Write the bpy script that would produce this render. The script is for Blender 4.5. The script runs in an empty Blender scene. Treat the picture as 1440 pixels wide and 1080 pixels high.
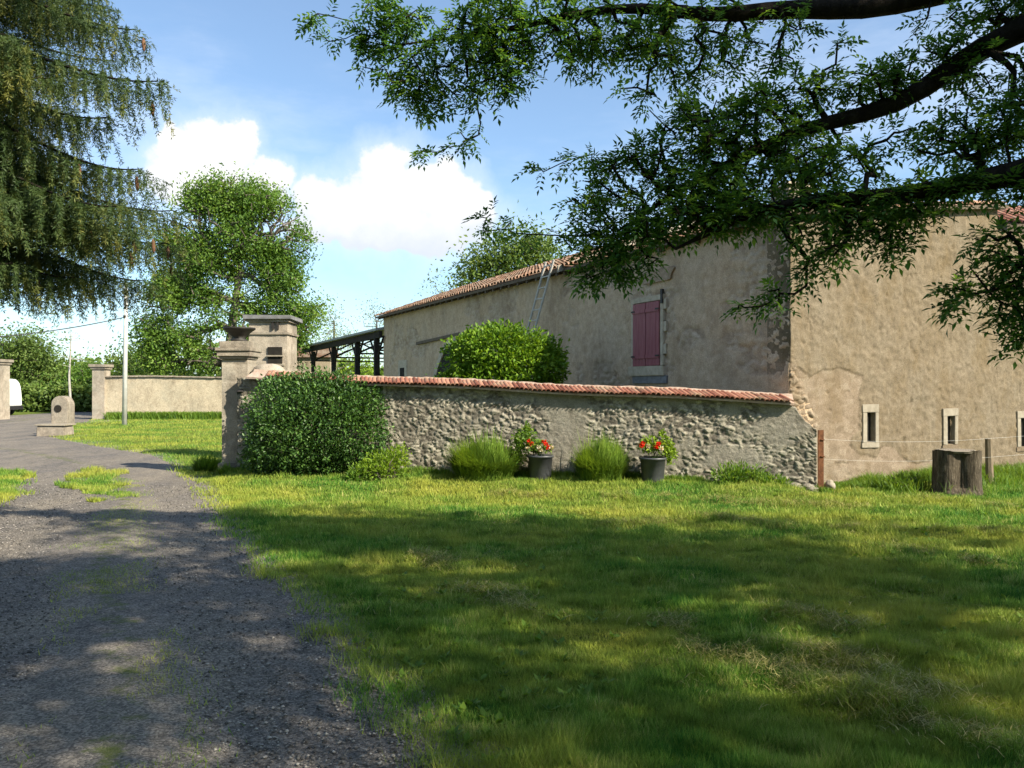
import bpy, math, random
import numpy as np
from mathutils import Vector
random.seed(7); R = np.random.default_rng(11)
S = bpy.context.scene; COL = S.collection
F, CX, HZ, EYE = 1130.0, 720.0, 548.0, 1.6
def P(px, py, d): return np.array([(px-CX)/F*d, d, EYE+(HZ-py)/F*d])
def G(px, py):
    d = EYE*F/(py-HZ); return np.array([(px-CX)/F*d, d, 0.0])
# ------------------------------------------------------------------ noise
def _h(ix, iy, s):
    n = (ix.astype(np.int64)*374761393 + iy.astype(np.int64)*668265263 + s*1274126177) & 0xFFFFFFFF
    n = ((n ^ (n >> 13))*1274126177) & 0xFFFFFFFF
    return ((n ^ (n >> 16)) & 0xFFFF)/65535.0
def vnoise(x, y, s=0):
    x0 = np.floor(x); y0 = np.floor(y); fx = x-x0; fy = y-y0
    fx = fx*fx*(3-2*fx); fy = fy*fy*(3-2*fy)
    a = _h(x0,y0,s)*(1-fx)+_h(x0+1,y0,s)*fx; b = _h(x0,y0+1,s)*(1-fx)+_h(x0+1,y0+1,s)*fx
    return a*(1-fy)+b*fy
def fbm(x, y, s=0, o=4):
    r = 0; a = .5; t = 0
    for i in range(o):
        r = r+a*vnoise(x, y, s+i); t += a; x = x*2.03+7.1; y = y*2.03+3.3; a *= .5
    return r/t
def voro(x, y, s=0):
    x0 = np.floor(x); y0 = np.floor(y)
    f1 = np.full(x.shape, 9.); f2 = np.full(x.shape, 9.); cid = np.zeros(x.shape)
    for i in (-1,0,1):
        for j in (-1,0,1):
            cx = x0+i; cy = y0+j
            d = np.hypot(cx+.15+.7*_h(cx,cy,s)-x, cy+.15+.7*_h(cx,cy,s+5)-y)
            m = d < f1
            f2 = np.where(m, f1, np.minimum(f2, d)); cid = np.where(m, _h(cx,cy,s+9), cid); f1 = np.where(m, d, f1)
    return f1, f2, cid
def sstep(a, b, x):
    t = np.clip((x-a)/(b-a), 0, 1); return t*t*(3-2*t)
def inpoly(x, y, poly):
    r = np.zeros(np.shape(x), bool); n = len(poly)
    for i in range(n):
        x1,y1 = poly[i]; x2,y2 = poly[(i+1)%n]
        c = ((y1 > y) != (y2 > y)) & (x < (x2-x1)*(y-y1)/(y2-y1+1e-12)+x1)
        r ^= c
    return r
# ------------------------------------------------------------------ object helpers
def link(o, parent=None):
    COL.objects.link(o)
    if parent: o.parent = parent
    return o
def tag(o, label=None, cat=None, group=None, kind=None):
    if label: o['label'] = label
    if cat: o['category'] = cat
    if group: o['group'] = group
    if kind: o['kind'] = kind
    return o
def wloc(p):
    v = np.zeros(3)
    while p is not None:
        v = v+np.array(p.location); p = p.parent
    return v
def thing(name, label, cat, loc=(0,0,0), group=None):
    o = bpy.data.objects.new(name, None); o.empty_display_size = .3
    o.location = tuple(float(a) for a in loc); link(o); return tag(o, label, cat, group)
def meshobj(name, V, Fc, mat, parent=None, smooth=False, attrs=None, n=None):
    """V (N,3) world coords; Fc: array (M,k) or list"""
    V = np.asarray(V, float)-wloc(parent)
    me = bpy.data.meshes.new(name)
    if isinstance(Fc, np.ndarray):
        k = Fc.shape[1]; me.vertices.add(len(V)); me.vertices.foreach_set('co', V.astype(np.float32).ravel())
        me.loops.add(Fc.size); me.loops.foreach_set('vertex_index', Fc.astype(np.int32).ravel())
        me.polygons.add(len(Fc)); me.polygons.foreach_set('loop_start', (np.arange(len(Fc))*k).astype(np.int32))
        me.update(calc_edges=True)
    else:
        me.from_pydata([tuple(v) for v in V], [], [tuple(f) for f in Fc]); me.update()
    if attrs:
        for an, av in attrs.items():
            a = me.attributes.new(an, 'FLOAT', 'POINT'); a.data.foreach_set('value', np.asarray(av, np.float32))
    if smooth: me.polygons.foreach_set('use_smooth', np.ones(len(me.polygons), bool))
    me.materials.append(mat); me.validate()
    return link(bpy.data.objects.new(name, me), parent)
class MB:
    def __init__(s): s.v = []; s.f = []
    def add(s, v, f):
        b = len(s.v); s.v += [tuple(float(c) for c in p) for p in v]; s.f += [tuple(i+b for i in q) for q in f]; return s
    def box(s, c, size, rz=0, jit=0, taper=1.0):
        sx, sy, sz = [a/2 for a in size]; cz, sn = math.cos(rz), math.sin(rz); v = []
        for z in (-sz, sz):
            t = taper if z > 0 else 1
            for x, y in ((-sx,-sy),(sx,-sy),(sx,sy),(-sx,sy)):
                x *= t; y *= t
                v.append((c[0]+x*cz-y*sn+random.uniform(-jit,jit), c[1]+x*sn+y*cz+random.uniform(-jit,jit), c[2]+z+random.uniform(-jit,jit)))
        return s.add(v, [(3,2,1,0),(4,5,6,7),(0,1,5,4),(1,2,6,5),(2,3,7,6),(3,0,4,7)])
    def tube(s, pts, rad, n=8, cap=True):
        pts = [Vector(tuple(float(c) for c in p)) for p in pts]; rad = rad if hasattr(rad, '__len__') else [rad]*len(pts); v = []; f = []
        for i, p in enumerate(pts):
            t = (pts[min(i+1,len(pts)-1)]-pts[max(i-1,0)]).normalized()
            u = t.cross(Vector((0,0,1)) if abs(t.z) < .9 else Vector((1,0,0))).normalized(); w = t.cross(u)
            for k in range(n):
                a = 2*math.pi*k/n; v.append(p+(u*math.cos(a)+w*math.sin(a))*rad[i])
        for i in range(len(pts)-1):
            for k in range(n):
                f.append((i*n+k, i*n+(k+1)%n, (i+1)*n+(k+1)%n, (i+1)*n+k))
        if cap: f.append(tuple(range(n-1,-1,-1))); f.append(tuple((len(pts)-1)*n+k for k in range(n)))
        return s.add(v, f)
    def lathe(s, c, prof, n=24):
        v = []; f = []
        for r, z in prof:
            for k in range(n):
                a = 2*math.pi*k/n; v.append((c[0]+r*math.cos(a), c[1]+r*math.sin(a), c[2]+z))
        for i in range(len(prof)-1):
            for k in range(n): f.append((i*n+k, i*n+(k+1)%n, (i+1)*n+(k+1)%n, (i+1)*n+k))
        f.append(tuple(range(n-1,-1,-1))); f.append(tuple((len(prof)-1)*n+k for k in range(n)))
        return s.add(v, f)
    def prism(s, poly, fn0, fn1):
        n = len(poly); v = [fn0(*p) for p in poly]+[fn1(*p) for p in poly]
        return s.add(v, [tuple(range(n-1,-1,-1)), tuple(range(n,2*n))]+[(i,(i+1)%n,n+(i+1)%n,n+i) for i in range(n)])
    def build(s, name, mat, parent=None, smooth=False, bevel=0):
        o = meshobj(name, np.array(s.v), s.f, mat, parent)
        import bmesh
        bm = bmesh.new(); bm.from_mesh(o.data)
        bmesh.ops.recalc_face_normals(bm, faces=bm.faces)
        if bevel: bmesh.ops.bevel(bm, geom=list(bm.edges), offset=bevel, segments=2, affect='EDGES', clamp_overlap=True)
        bm.to_mesh(o.data); bm.free()
        if smooth: o.data.polygons.foreach_set('use_smooth', np.ones(len(o.data.polygons), bool))
        return o
# ------------------------------------------------------------------ materials
def newmat(name):
    m = bpy.data.materials.new(name); m.use_nodes = True; nt = m.node_tree; nt.nodes.clear()
    return m, nt
def N(nt, t, **k):
    n = nt.nodes.new(t)
    for a, b in k.items():
        if a.startswith('i_'):
            key = a[2:]; n.inputs[int(key) if key.isdigit() else key.replace('_',' ')].default_value = b
        else: setattr(n, a, b)
    return n
def ramp(nt, fac, stops):
    r = nt.nodes.new('ShaderNodeValToRGB'); nt.links.new(fac, r.inputs[0])
    e = r.color_ramp.elements
    while len(e) < len(stops): e.new(.5)
    for i, (p, c) in enumerate(stops): e[i].position = p; e[i].color = (*c, 1)
    return r.outputs[0]
def mixc(nt, fac, a, b, mode='MIX'):
    m = nt.nodes.new('ShaderNodeMix'); m.data_type = 'RGBA'; m.blend_type = mode
    for sock, val in ((m.inputs[0], fac), (m.inputs[6], a), (m.inputs[7], b)):
        if isinstance(val, bpy.types.NodeSocket): nt.links.new(val, sock)
        elif isinstance(val, (int, float)): sock.default_value = val
        else: sock.default_value = (*val, 1)
    return m.outputs[2]
def math_(nt, op, a, b=None, c=None, clamp=False):
    m = nt.nodes.new('ShaderNodeMath'); m.operation = op; m.use_clamp = clamp
    for i, val in enumerate((a, b, c)):
        if val is None: continue
        if isinstance(val, bpy.types.NodeSocket): nt.links.new(val, m.inputs[i])
        else: m.inputs[i].default_value = val
    return m.outputs[0]
def noise(nt, vec, scale, detail=6, rough=.6, out='Fac'):
    n = N(nt, 'ShaderNodeTexNoise'); n.inputs['Scale'].default_value = scale; n.inputs['Detail'].default_value = detail; n.inputs['Roughness'].default_value = rough
    nt.links.new(vec, n.inputs['Vector']); return n.outputs[out]
def pos(nt, sc=None):
    g = N(nt, 'ShaderNodeNewGeometry').outputs['Position']
    if sc:
        m = N(nt, 'ShaderNodeMapping'); m.inputs['Scale'].default_value = sc; nt.links.new(g, m.inputs[0]); return m.outputs[0]
    return g
def finish(nt, col, rough=.9, bump=None, bstr=.5, bdist=.02, spec=.2, metal=0):
    b = N(nt, 'ShaderNodeBsdfPrincipled'); o = N(nt, 'ShaderNodeOutputMaterial')
    if isinstance(col, bpy.types.NodeSocket): nt.links.new(col, b.inputs['Base Color'])
    else: b.inputs['Base Color'].default_value = (*col, 1)
    if isinstance(rough, bpy.types.NodeSocket): nt.links.new(rough, b.inputs['Roughness'])
    else: b.inputs['Roughness'].default_value = rough
    b.inputs['Specular IOR Level'].default_value = spec; b.inputs['Metallic'].default_value = metal
    if bump is not None:
        u = N(nt, 'ShaderNodeBump'); u.inputs['Strength'].default_value = bstr; u.inputs['Distance'].default_value = bdist
        nt.links.new(bump, u.inputs['Height']); nt.links.new(u.outputs[0], b.inputs['Normal'])
    nt.links.new(b.outputs[0], o.inputs[0]); return b
def simple(name, c1, c2, scale=6, rough=.8, bstr=.4, bdist=.01, bscale=None, spec=.2, metal=0, sc=None, c3=None):
    m, nt = newmat(name); p = pos(nt, sc)
    f = noise(nt, p, scale, 8, .65)
    st = [(.3,c1),(.7,c2)] if c3 is None else [(.28,c1),(.5,c2),(.72,c3)]
    c = ramp(nt, f, st)
    finish(nt, c, rough, noise(nt, p, bscale or scale*6, 8, .7), bstr, bdist, spec, metal); return m
def leafmat(name, c1, c2, c3=None, trans=.35, rough=.5, nscale=.8, spec=.25):
    m, nt = newmat(name); a = N(nt, 'ShaderNodeAttribute', attribute_name='rnd')
    f = math_(nt, 'ADD', math_(nt, 'MULTIPLY', a.outputs['Fac'], .6), math_(nt, 'MULTIPLY', noise(nt, pos(nt), nscale, 3), .5))
    c = ramp(nt, f, [(.2,c1),(.75,c2)] if c3 is None else [(.2,c1),(.6,c2),(.92,c3)])
    b = N(nt, 'ShaderNodeBsdfPrincipled'); nt.links.new(c, b.inputs['Base Color']); b.inputs['Roughness'].default_value = rough; b.inputs['Specular IOR Level'].default_value = spec
    t = N(nt, 'ShaderNodeBsdfTranslucent'); nt.links.new(mixc(nt, 1.0, c, (1.5,1.35,.55), 'MULTIPLY'), t.inputs[0])
    x = N(nt, 'ShaderNodeMixShader'); x.inputs[0].default_value = trans
    nt.links.new(b.outputs[0], x.inputs[1]); nt.links.new(t.outputs[0], x.inputs[2])
    nt.links.new(x.outputs[0], N(nt, 'ShaderNodeOutputMaterial').inputs[0]); return m
M = {}
def stonemat(name, c1, c2, c3, layer=None, stain=(.12,.10,.07), bstr=.7, fine=55, lich=(.30,.30,.25), cw=.3, stn=.5):
    """attributes: cid = tone of each stone, lay = 1 where a thicker render layer lies, gap = open joints"""
    m, nt = newmat(name); p = pos(nt)
    big = noise(nt, p, 1.1, 5, .6); mid = noise(nt, p, 7, 8, .7); fi = noise(nt, p, fine, 6, .75)
    cid = N(nt, 'ShaderNodeAttribute', attribute_name='cid').outputs['Fac']
    lay = N(nt, 'ShaderNodeAttribute', attribute_name='lay').outputs['Fac']
    f = math_(nt, 'ADD', math_(nt, 'MULTIPLY', mid, 1-cw*.9), math_(nt, 'MULTIPLY', cid, cw))
    c = ramp(nt, f, [(.3,c1),(.5,c2),(.72,c3)])
    if layer: c = mixc(nt, lay, c, ramp(nt, mid, [(.3,layer[0]),(.7,layer[1])]))
    c = mixc(nt, math_(nt, 'MULTIPLY', ramp(nt, big, [(.45,(0,0,0)),(.75,(1,1,1))]), .45), c, lich)
    st = noise(nt, pos(nt, (1.5,1.5,.75)), 1.1, 8, .72)
    c = mixc(nt, math_(nt, 'MULTIPLY', ramp(nt, st, [(.48,(0,0,0)),(.66,(1,1,1))]), stn), c, stain)
    c = mixc(nt, .75, c, ramp(nt, fi, [(.3,(.4,.4,.4)),(.7,(1.3,1.3,1.3))]), 'MULTIPLY')
    sep = N(nt, 'ShaderNodeSeparateXYZ'); nt.links.new(p, sep.inputs[0])
    b = math_(nt, 'ADD', math_(nt, 'MULTIPLY', mid, .6), math_(nt, 'MULTIPLY', fi, .4))
    finish(nt, c, .95, b, bstr*1.15, .035, .08); return m
M['garden'] = stonemat('rubble', (.13,.115,.095), (.26,.232,.19), (.46,.42,.34), layer=((.25,.228,.19),(.36,.33,.275)), bstr=.8, cw=.75)
M['gable'] = stonemat('gable_render', (.20,.155,.11), (.27,.21,.155), (.33,.27,.205), layer=((.15,.118,.08),(.275,.222,.158)), stain=(.165,.115,.055), lich=(.24,.21,.165))
M['farm'] = stonemat('farm_render', (.33,.24,.17), (.50,.385,.28), (.60,.48,.36), layer=((.46,.33,.22),(.68,.52,.37)), lich=(.50,.42,.33), stain=(.30,.21,.135), stn=.45)
M['pier'] = stonemat('pier_stone', (.27,.23,.185), (.42,.36,.29), (.52,.46,.38), bstr=.5, stain=(.10,.085,.07))
M['farwall'] = stonemat('yard_wall', (.36,.30,.22), (.46,.39,.29), (.52,.45,.34), bstr=.5, fine=20)
M['cutstone'] = simple('cut_stone', (.36,.30,.225), (.56,.48,.375), 8, .9, .5, .01)
M['paleframe'] = simple('pale_frame', (.22,.19,.145), (.35,.31,.25), 10, .9, .5, .01)
M['slate'] = simple('slate_lintel', (.13,.13,.135), (.25,.25,.26), 9, .8)
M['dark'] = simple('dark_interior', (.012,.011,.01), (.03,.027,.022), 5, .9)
M['woodold'] = simple('old_wood', (.07,.05,.035), (.20,.16,.12), 7, .85, .7, .01, sc=(6,6,.8))
M['woodgrey'] = simple('grey_wood', (.22,.19,.15), (.42,.38,.31), 7, .85, .7, .01, sc=(6,6,.8))
M['woodpost'] = simple('post_wood', (.13,.10,.065), (.27,.215,.15), 7, .85, .7, .01, sc=(6,6,.8))
M['beam'] = simple('dark_beam', (.015,.013,.012), (.05,.042,.035), 6, .85)
M['rust'] = simple('rusty_iron', (.07,.028,.014), (.20,.085,.04), 14, .85)
M['iron'] = simple('black_iron', (.012,.011,.010), (.04,.035,.03), 10, .6, spec=.4)
M['shutter'] = simple('burgundy_paint', (.24,.065,.08), (.33,.12,.13), 4, .55, .3, .004, sc=(4,4,.6))
M['metalroof'] = simple('grey_sheet_roof', (.24,.25,.26), (.38,.39,.39), 3, .5, spec=.4)
M['alu'] = simple('aluminium', (.5,.5,.5), (.65,.65,.64), 8, .4, metal=.5)
M['ladder'] = simple('ladder_wood', (.42,.40,.37), (.60,.57,.53), 9, .7)
M['pole'] = simple('concrete_pole', (.45,.45,.43), (.60,.60,.58), 5, .7)
M['pot'] = simple('grey_pot', (.035,.037,.042), (.075,.08,.088), 5, .45, .15, .003, spec=.5)
M['soil'] = simple('soil', (.03,.02,.012), (.07,.05,.03), 20, 1)
M['white'] = simple('white_paint', (.74,.75,.76), (.82,.83,.83), 2, .3, .05, .002, spec=.5)
M['black'] = simple('black_rubber', (.012,.012,.013), (.03,.03,.03), 9, .7)
M['glass'] = simple('dark_glass', (.02,.025,.03), (.03,.035,.04), 2, .08, .02, .001, spec=.6)
M['redlens'] = simple('red_lens', (.35,.01,.01), (.45,.02,.02), 3, .2, .05, .001, spec=.5)
M['cable'] = simple('cable', (.03,.03,.03), (.06,.06,.06), 3, .6)
M['wire'] = simple('galvanised_wire', (.5,.5,.48), (.65,.65,.62), 3, .5, metal=.3)
def tilemat():
    m, nt = newmat('clay_tile'); p = pos(nt)
    a = N(nt, 'ShaderNodeAttribute', attribute_name='rnd').outputs['Fac']
    f = math_(nt, 'ADD', math_(nt, 'MULTIPLY', a, .6), math_(nt, 'MULTIPLY', noise(nt, p, 14, 6, .7), .45))
    c = ramp(nt, f, [(.2,(.12,.045,.03)),(.5,(.27,.105,.07)),(.8,(.40,.20,.135))])
    c = mixc(nt, math_(nt, 'MULTIPLY', ramp(nt, noise(nt, p, 2.3, 6, .75), [(.5,(0,0,0)),(.66,(1,1,1))]), .6), c, (.36,.30,.20))
    finish(nt, c, .85, noise(nt, p, 60, 5, .7), .5, .008, .15); return m
M['tile'] = tilemat()
def rooftile():
    m, nt = newmat('old_roof_tile'); p = pos(nt); a = N(nt, 'ShaderNodeAttribute', attribute_name='rnd').outputs['Fac']
    f = math_(nt, 'ADD', math_(nt, 'MULTIPLY', a, .6), math_(nt, 'MULTIPLY', noise(nt, p, 14, 6, .7), .45))
    c = ramp(nt, f, [(.2,(.10,.055,.035)),(.5,(.23,.125,.08)),(.8,(.36,.22,.15))])
    c = mixc(nt, math_(nt, 'MULTIPLY', ramp(nt, noise(nt, p, 1.3, 6, .75), [(.42,(0,0,0)),(.6,(1,1,1))]), .65), c, (.27,.23,.18))
    finish(nt, c, .9, noise(nt, p, 60, 5, .7), .5, .008, .1); return m
M['rooftile'] = rooftile()
def barkmat(name, c1, c2, c3, sc=(9,9,1.6), bs=1.0):
    m, nt = newmat(name); p = pos(nt, sc); f = noise(nt, p, 1.6, 8, .7)
    c = ramp(nt, f, [(.3,c1),(.55,c2),(.75,c3)]); finish(nt, c, .95, f, bs, .05, .1); return m
M['bark'] = barkmat('bark', (.010,.008,.006), (.026,.021,.017), (.055,.046,.038), sc=(9,9,5))
M['barkgrey'] = barkmat('grey_bark', (.06,.05,.04), (.14,.12,.10), (.24,.21,.18))
M['barkpale'] = barkmat('pale_bark', (.25,.23,.20), (.42,.40,.36), (.55,.52,.48))
M['leaf'] = leafmat('tree_leaf', (.028,.08,.026), (.075,.18,.045), (.19,.32,.055), trans=.5)
M['ash'] = leafmat('ash_leaf', (.05,.115,.022), (.12,.22,.035), (.24,.35,.06), trans=.36, nscale=.35)
M['far'] = leafmat('far_leaf', (.06,.10,.025), (.12,.19,.04), (.20,.26,.07), trans=.35, nscale=.25)
M['fargrey'] = leafmat('far_pale_leaf', (.10,.15,.06), (.20,.26,.12), (.32,.36,.20), trans=.35, nscale=.25)
M['dkleaf'] = leafmat('dark_shrub_leaf', (.025,.065,.016), (.06,.135,.03), (.14,.26,.05), trans=.28, rough=.42, spec=.4, nscale=1.5)
M['ball'] = leafmat('round_shrub_leaf', (.06,.13,.012), (.13,.25,.02), (.24,.36,.03), trans=.35, nscale=1.2)
M['limeleaf'] = leafmat('lime_leaf', (.12,.20,.02), (.20,.32,.03), (.32,.42,.05), trans=.4, nscale=2)
M['lav'] = leafmat('tuft_leaf', (.09,.16,.025), (.17,.28,.04), (.28,.38,.06), trans=.4, nscale=2)
M['weed'] = leafmat('weed_leaf', (.06,.13,.02), (.13,.24,.03), (.24,.34,.05), trans=.4, nscale=2)
M['needle'] = leafmat('spruce_needle', (.028,.058,.022), (.075,.115,.035), (.26,.25,.06), trans=.25, nscale=1.3)
M['cone'] = simple('spruce_cone', (.11,.055,.03), (.22,.12,.075), 20, .8)
M['petal'] = leafmat('red_petal', (.55,.02,.01), (.75,.05,.02), trans=.3)
M['petalw'] = leafmat('cream_petal', (.6,.5,.4), (.75,.7,.6), trans=.3)
# ------------------------------------------------------------------ world, sun, camera
sh = np.array([.81,-.586]); sh /= np.linalg.norm(sh); EL = math.radians(37)
SUN = np.array([sh[0]*math.cos(EL), sh[1]*math.cos(EL), math.sin(EL)])
w = bpy.data.worlds.new('World'); S.world = w; w.use_nodes = True; nt = w.node_tree; nt.nodes.clear()
sky = N(nt, 'ShaderNodeTexSky'); sky.sky_type = 'NISHITA'; sky.sun_disc = False; sky.sun_elevation = EL
sky.sun_rotation = math.atan2(sh[0], sh[1]); sky.air_density = 1.0; sky.dust_density = .8; sky.ozone_density = 1.4; sky.altitude = 200
tc = N(nt, 'ShaderNodeTexCoord').outputs['Generated']
sp = N(nt, 'ShaderNodeSeparateXYZ'); nt.links.new(tc, sp.inputs[0])
nz = noise(nt, tc, 9, 9, .6, 'Color'); ns = N(nt, 'ShaderNodeSeparateXYZ'); nt.links.new(nz, ns.inputs[0])
u = math_(nt, 'ARCTAN2', sp.outputs[0], sp.outputs[1]); v = math_(nt, 'ARCSINE', sp.outputs[2])
u = math_(nt, 'ADD', u, math_(nt, 'MULTIPLY_ADD', ns.outputs[0], .10, -.05)); v2 = math_(nt, 'ADD', v, math_(nt, 'MULTIPLY_ADD', ns.outputs[1], .08, -.04))
clouds = [(255,215,38,34),(300,195,52,34),(335,190,26,24),(280,250,75,48),(370,240,32,24),(340,270,60,34),(235,190,20,20),
          (432,270,38,28),(470,295,70,42),(540,250,38,42),(545,305,100,56),(620,270,46,34),(610,320,85,40),(665,300,30,24),(455,330,70,24),(560,345,90,20),
          (-700,260,200,80)]
fld = None
for (cx, cy, rx, ry) in clouds:
    cu = math.atan((cx-CX)/F); cv = math.atan((HZ-cy)/F*math.cos(cu)); k = math.cos(cu)
    a = math_(nt, 'DIVIDE', math_(nt, 'SUBTRACT', u, cu), rx/F*k); b = math_(nt, 'DIVIDE', math_(nt, 'SUBTRACT', v2, cv), ry/F)
    d = math_(nt, 'SUBTRACT', 1.0, math_(nt, 'SQRT', math_(nt, 'ADD', math_(nt, 'MULTIPLY', a, a), math_(nt, 'MULTIPLY', b, b))))
    fld = d if fld is None else math_(nt, 'SMOOTH_MAX', fld, d, .25)
fn = noise(nt, tc, 34, 7, .6)
fld = math_(nt, 'ADD', fld, math_(nt, 'MULTIPLY_ADD', fn, .7, -.35))
mask = N(nt, 'ShaderNodeMapRange', interpolation_type='SMOOTHSTEP'); mask.inputs[1].default_value = -.05; mask.inputs[2].default_value = .20; nt.links.new(fld, mask.inputs[0])
soft = N(nt, 'ShaderNodeMapRange', interpolation_type='SMOOTHSTEP'); soft.inputs[1].default_value = -1.3; soft.inputs[2].default_value = .5; soft.inputs[4].default_value = .6; nt.links.new(fld, soft.inputs[0])
mp = N(nt, 'ShaderNodeMapping'); mp.inputs['Scale'].default_value = (1,1,3.2); nt.links.new(tc, mp.inputs[0])
veil = N(nt, 'ShaderNodeMapRange', interpolation_type='SMOOTHSTEP'); veil.inputs[1].default_value = .42; veil.inputs[2].default_value = .75; veil.inputs[3].default_value = .10; veil.inputs[4].default_value = .5; nt.links.new(noise(nt, mp.outputs[0], 2.6, 7, .6), veil.inputs[0])
# cloud base a little greyer (shade on the underside, mixed into the sky colour)
base = N(nt, 'ShaderNodeMapRange', interpolation_type='SMOOTHSTEP'); base.inputs[1].default_value = .15; base.inputs[2].default_value = .25; nt.links.new(math_(nt, 'ADD', v, math_(nt, 'MULTIPLY_ADD', fn, .06, -.03)), base.inputs[0])
cs = N(nt, 'ShaderNodeMapRange', interpolation_type='SMOOTHSTEP'); cs.inputs[1].default_value = .1; cs.inputs[2].default_value = .55; nt.links.new(math_(nt, 'ADD', fld, math_(nt, 'MULTIPLY_ADD', noise(nt, tc, 15, 8, .6), .8, -.4)), cs.inputs[0])
ccol = mixc(nt, math_(nt, 'MULTIPLY', base.outputs[0], math_(nt, 'MULTIPLY_ADD', cs.outputs[0], .5, .5)), (4.5,4.9,5.5), (6.4,6.4,6.4))
skc = mixc(nt, 1.0, sky.outputs[0], (.95,1.13,1.21), 'MULTIPLY')
c = mixc(nt, math_(nt, 'MAXIMUM', veil.outputs[0], soft.outputs[0]), skc, (5.4,6.0,7.0))
c = mixc(nt, mask.outputs[0], c, ccol)
bg = N(nt, 'ShaderNodeBackground'); nt.links.new(c, bg.inputs[0]); bg.inputs[1].default_value = .09
nt.links.new(bg.outputs[0], N(nt, 'ShaderNodeOutputWorld').inputs[0])
sl = bpy.data.lights.new('sun', 'SUN'); sl.energy = 5.0; sl.angle = math.radians(.53); sl.color = (1,.90,.71)
so = link(bpy.data.objects.new('sun', sl)); so.rotation_euler = Vector(SUN).to_track_quat('Z','Y').to_euler(); so.location = (30,-20,30)
cam = bpy.data.cameras.new('camera'); cam.sensor_width = 36; cam.lens = F/1440*36; cam.shift_y = 8/1440; cam.clip_end = 3000; cam.clip_start = .05
co = link(bpy.data.objects.new('camera', cam)); co.location = (0,0,EYE); co.rotation_euler = (math.radians(90),0,0); S.camera = co
S.view_settings.view_transform = 'Standard'; S.view_settings.look = 'None'; S.view_settings.exposure = 1.02; S.view_settings.gamma = 1
# ------------------------------------------------------------------ layout lines
GW0 = np.array([-5.35,14.75]); GW1 = np.array([4.74,12.45])           # garden wall, front foot
CO = np.array([4.42,12.8]); LD = np.array([-.421,.907]); RD = np.array([.907,.421])   # farm building corner, its two faces
def onwall(px, py, o, d):
    k = (px-CX)/F; t = (k*o[1]-o[0])/(d[0]-k*d[1]); dep = o[1]+d[1]*t
    return t, EYE+(HZ-py)/F*dep
# road outline (x as function of y for left and right edges)
rR = np.array([G(640,1095)[:2], G(600,1040)[:2], G(540,960)[:2], G(440,865)[:2], G(372,800)[:2], G(330,750)[:2], G(287,695)[:2], G(268,672)[:2], G(246,660)[:2], G(236,650)[:2], G(215,640)[:2], G(120,625)[:2], G(70,614)[:2], G(52,606)[:2], G(58,600)[:2], G(122,594)[:2], [-24,46], [-26,60], [-27,90]])
rL = np.array([[-3.6,3.0], [-4.3,5.0], [-5.5,7.0], [-6.6,8.6], G(-90,745)[:2], G(-10,715)[:2], G(28,695)[:2], G(33,672)[:2], G(12,660)[:2], [-12.5,17.5], [-15,19], [-19,22], [-24,26], [-30,32], [-31,36], [-30,41], [-31,46], [-32,60], [-33,90]])
rR = np.vstack([[-.3,-3.5],[rR[0][0]+.05, 2.2], rR]); rL = np.vstack([[-3.2,-3.5],[-3.4,2.2], rL])
ROADPOLY = [tuple(p) for p in rR]+[tuple(p) for p in rL[::-1]]
STRIP = [tuple(G(*p)[:2]) for p in ((112,668),(128,657),(150,657),(160,668),(178,690),(182,704),(150,700),(118,690))]
LEFTP = [tuple(G(*p)[:2]) for p in ((28,695),(33,672),(12,660),(-60,660),(-120,745))]
SW = [[(560,782),(640,800)],[(640,838),(700,842),(775,868)],[(690,700),(900,706),(1220,718)],[(850,742),(1000,730),(1130,748),(1440,752)],
      [(960,925),(1060,915),(1150,935),(1320,922)],[(1080,868),(1200,885)],[(930,885),(1010,905),(1100,950),(1240,1000),(1330,1040),(1460,1085)],
      [(1150,925),(1240,955),(1345,985)],[(1180,990),(1260,1000)],[(1300,700),(1440,722)],[(1080,700),(1180,712)],[(1240,775),(1400,800)]]
SWW = [np.array([G(*p)[:2] for p in q]) for q in SW]
def distline(x, y, pl):
    d = np.full(np.shape(x), 99.)
    for a, b in zip(pl[:-1], pl[1:]):
        ab = b-a; t = np.clip(((x-a[0])*ab[0]+(y-a[1])*ab[1])/(ab@ab), 0, 1)
        d = np.minimum(d, np.hypot(x-a[0]-t*ab[0], y-a[1]-t*ab[1]))
    return d
def droad(x, y): return np.where(inpoly(x, y, ROADPOLY), 0, np.minimum(distline(x, y, rR), distline(x, y, rL)))
def sdroad(x, y): return np.where(inpoly(x, y, ROADPOLY), -1, 1)*np.minimum(distline(x, y, rR), distline(x, y, rL))
def wallline(x): return GW0[1]+(GW1[1]-GW0[1])*(x-GW0[0])/(GW1[0]-GW0[0])
def berm(x, y): return (.155*sstep(2.4,.15,wallline(x)-y)*sstep(-5.6,-4.6,x)*sstep(5.0,3.6,x))
def gz(x, y):
    x = np.asarray(x, float); y = np.asarray(y, float)
    z = .05*(fbm(x*.7, y*.7, 3, 3)-.5)+.06*(fbm(x*3.1, y*4.2, 8, 3)-.5)
    for pl in SWW: z = z+.045*np.exp(-(distline(x, y, pl)/.16)**2)*fbm(x*5, y*5, 4, 2)*1.4
    k = sstep(.02, .7, droad(x, y))*sstep(34, 26, y)
    return z*k-.012*(1-sstep(.0,.12,droad(x,y)))+berm(x,y)
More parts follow.
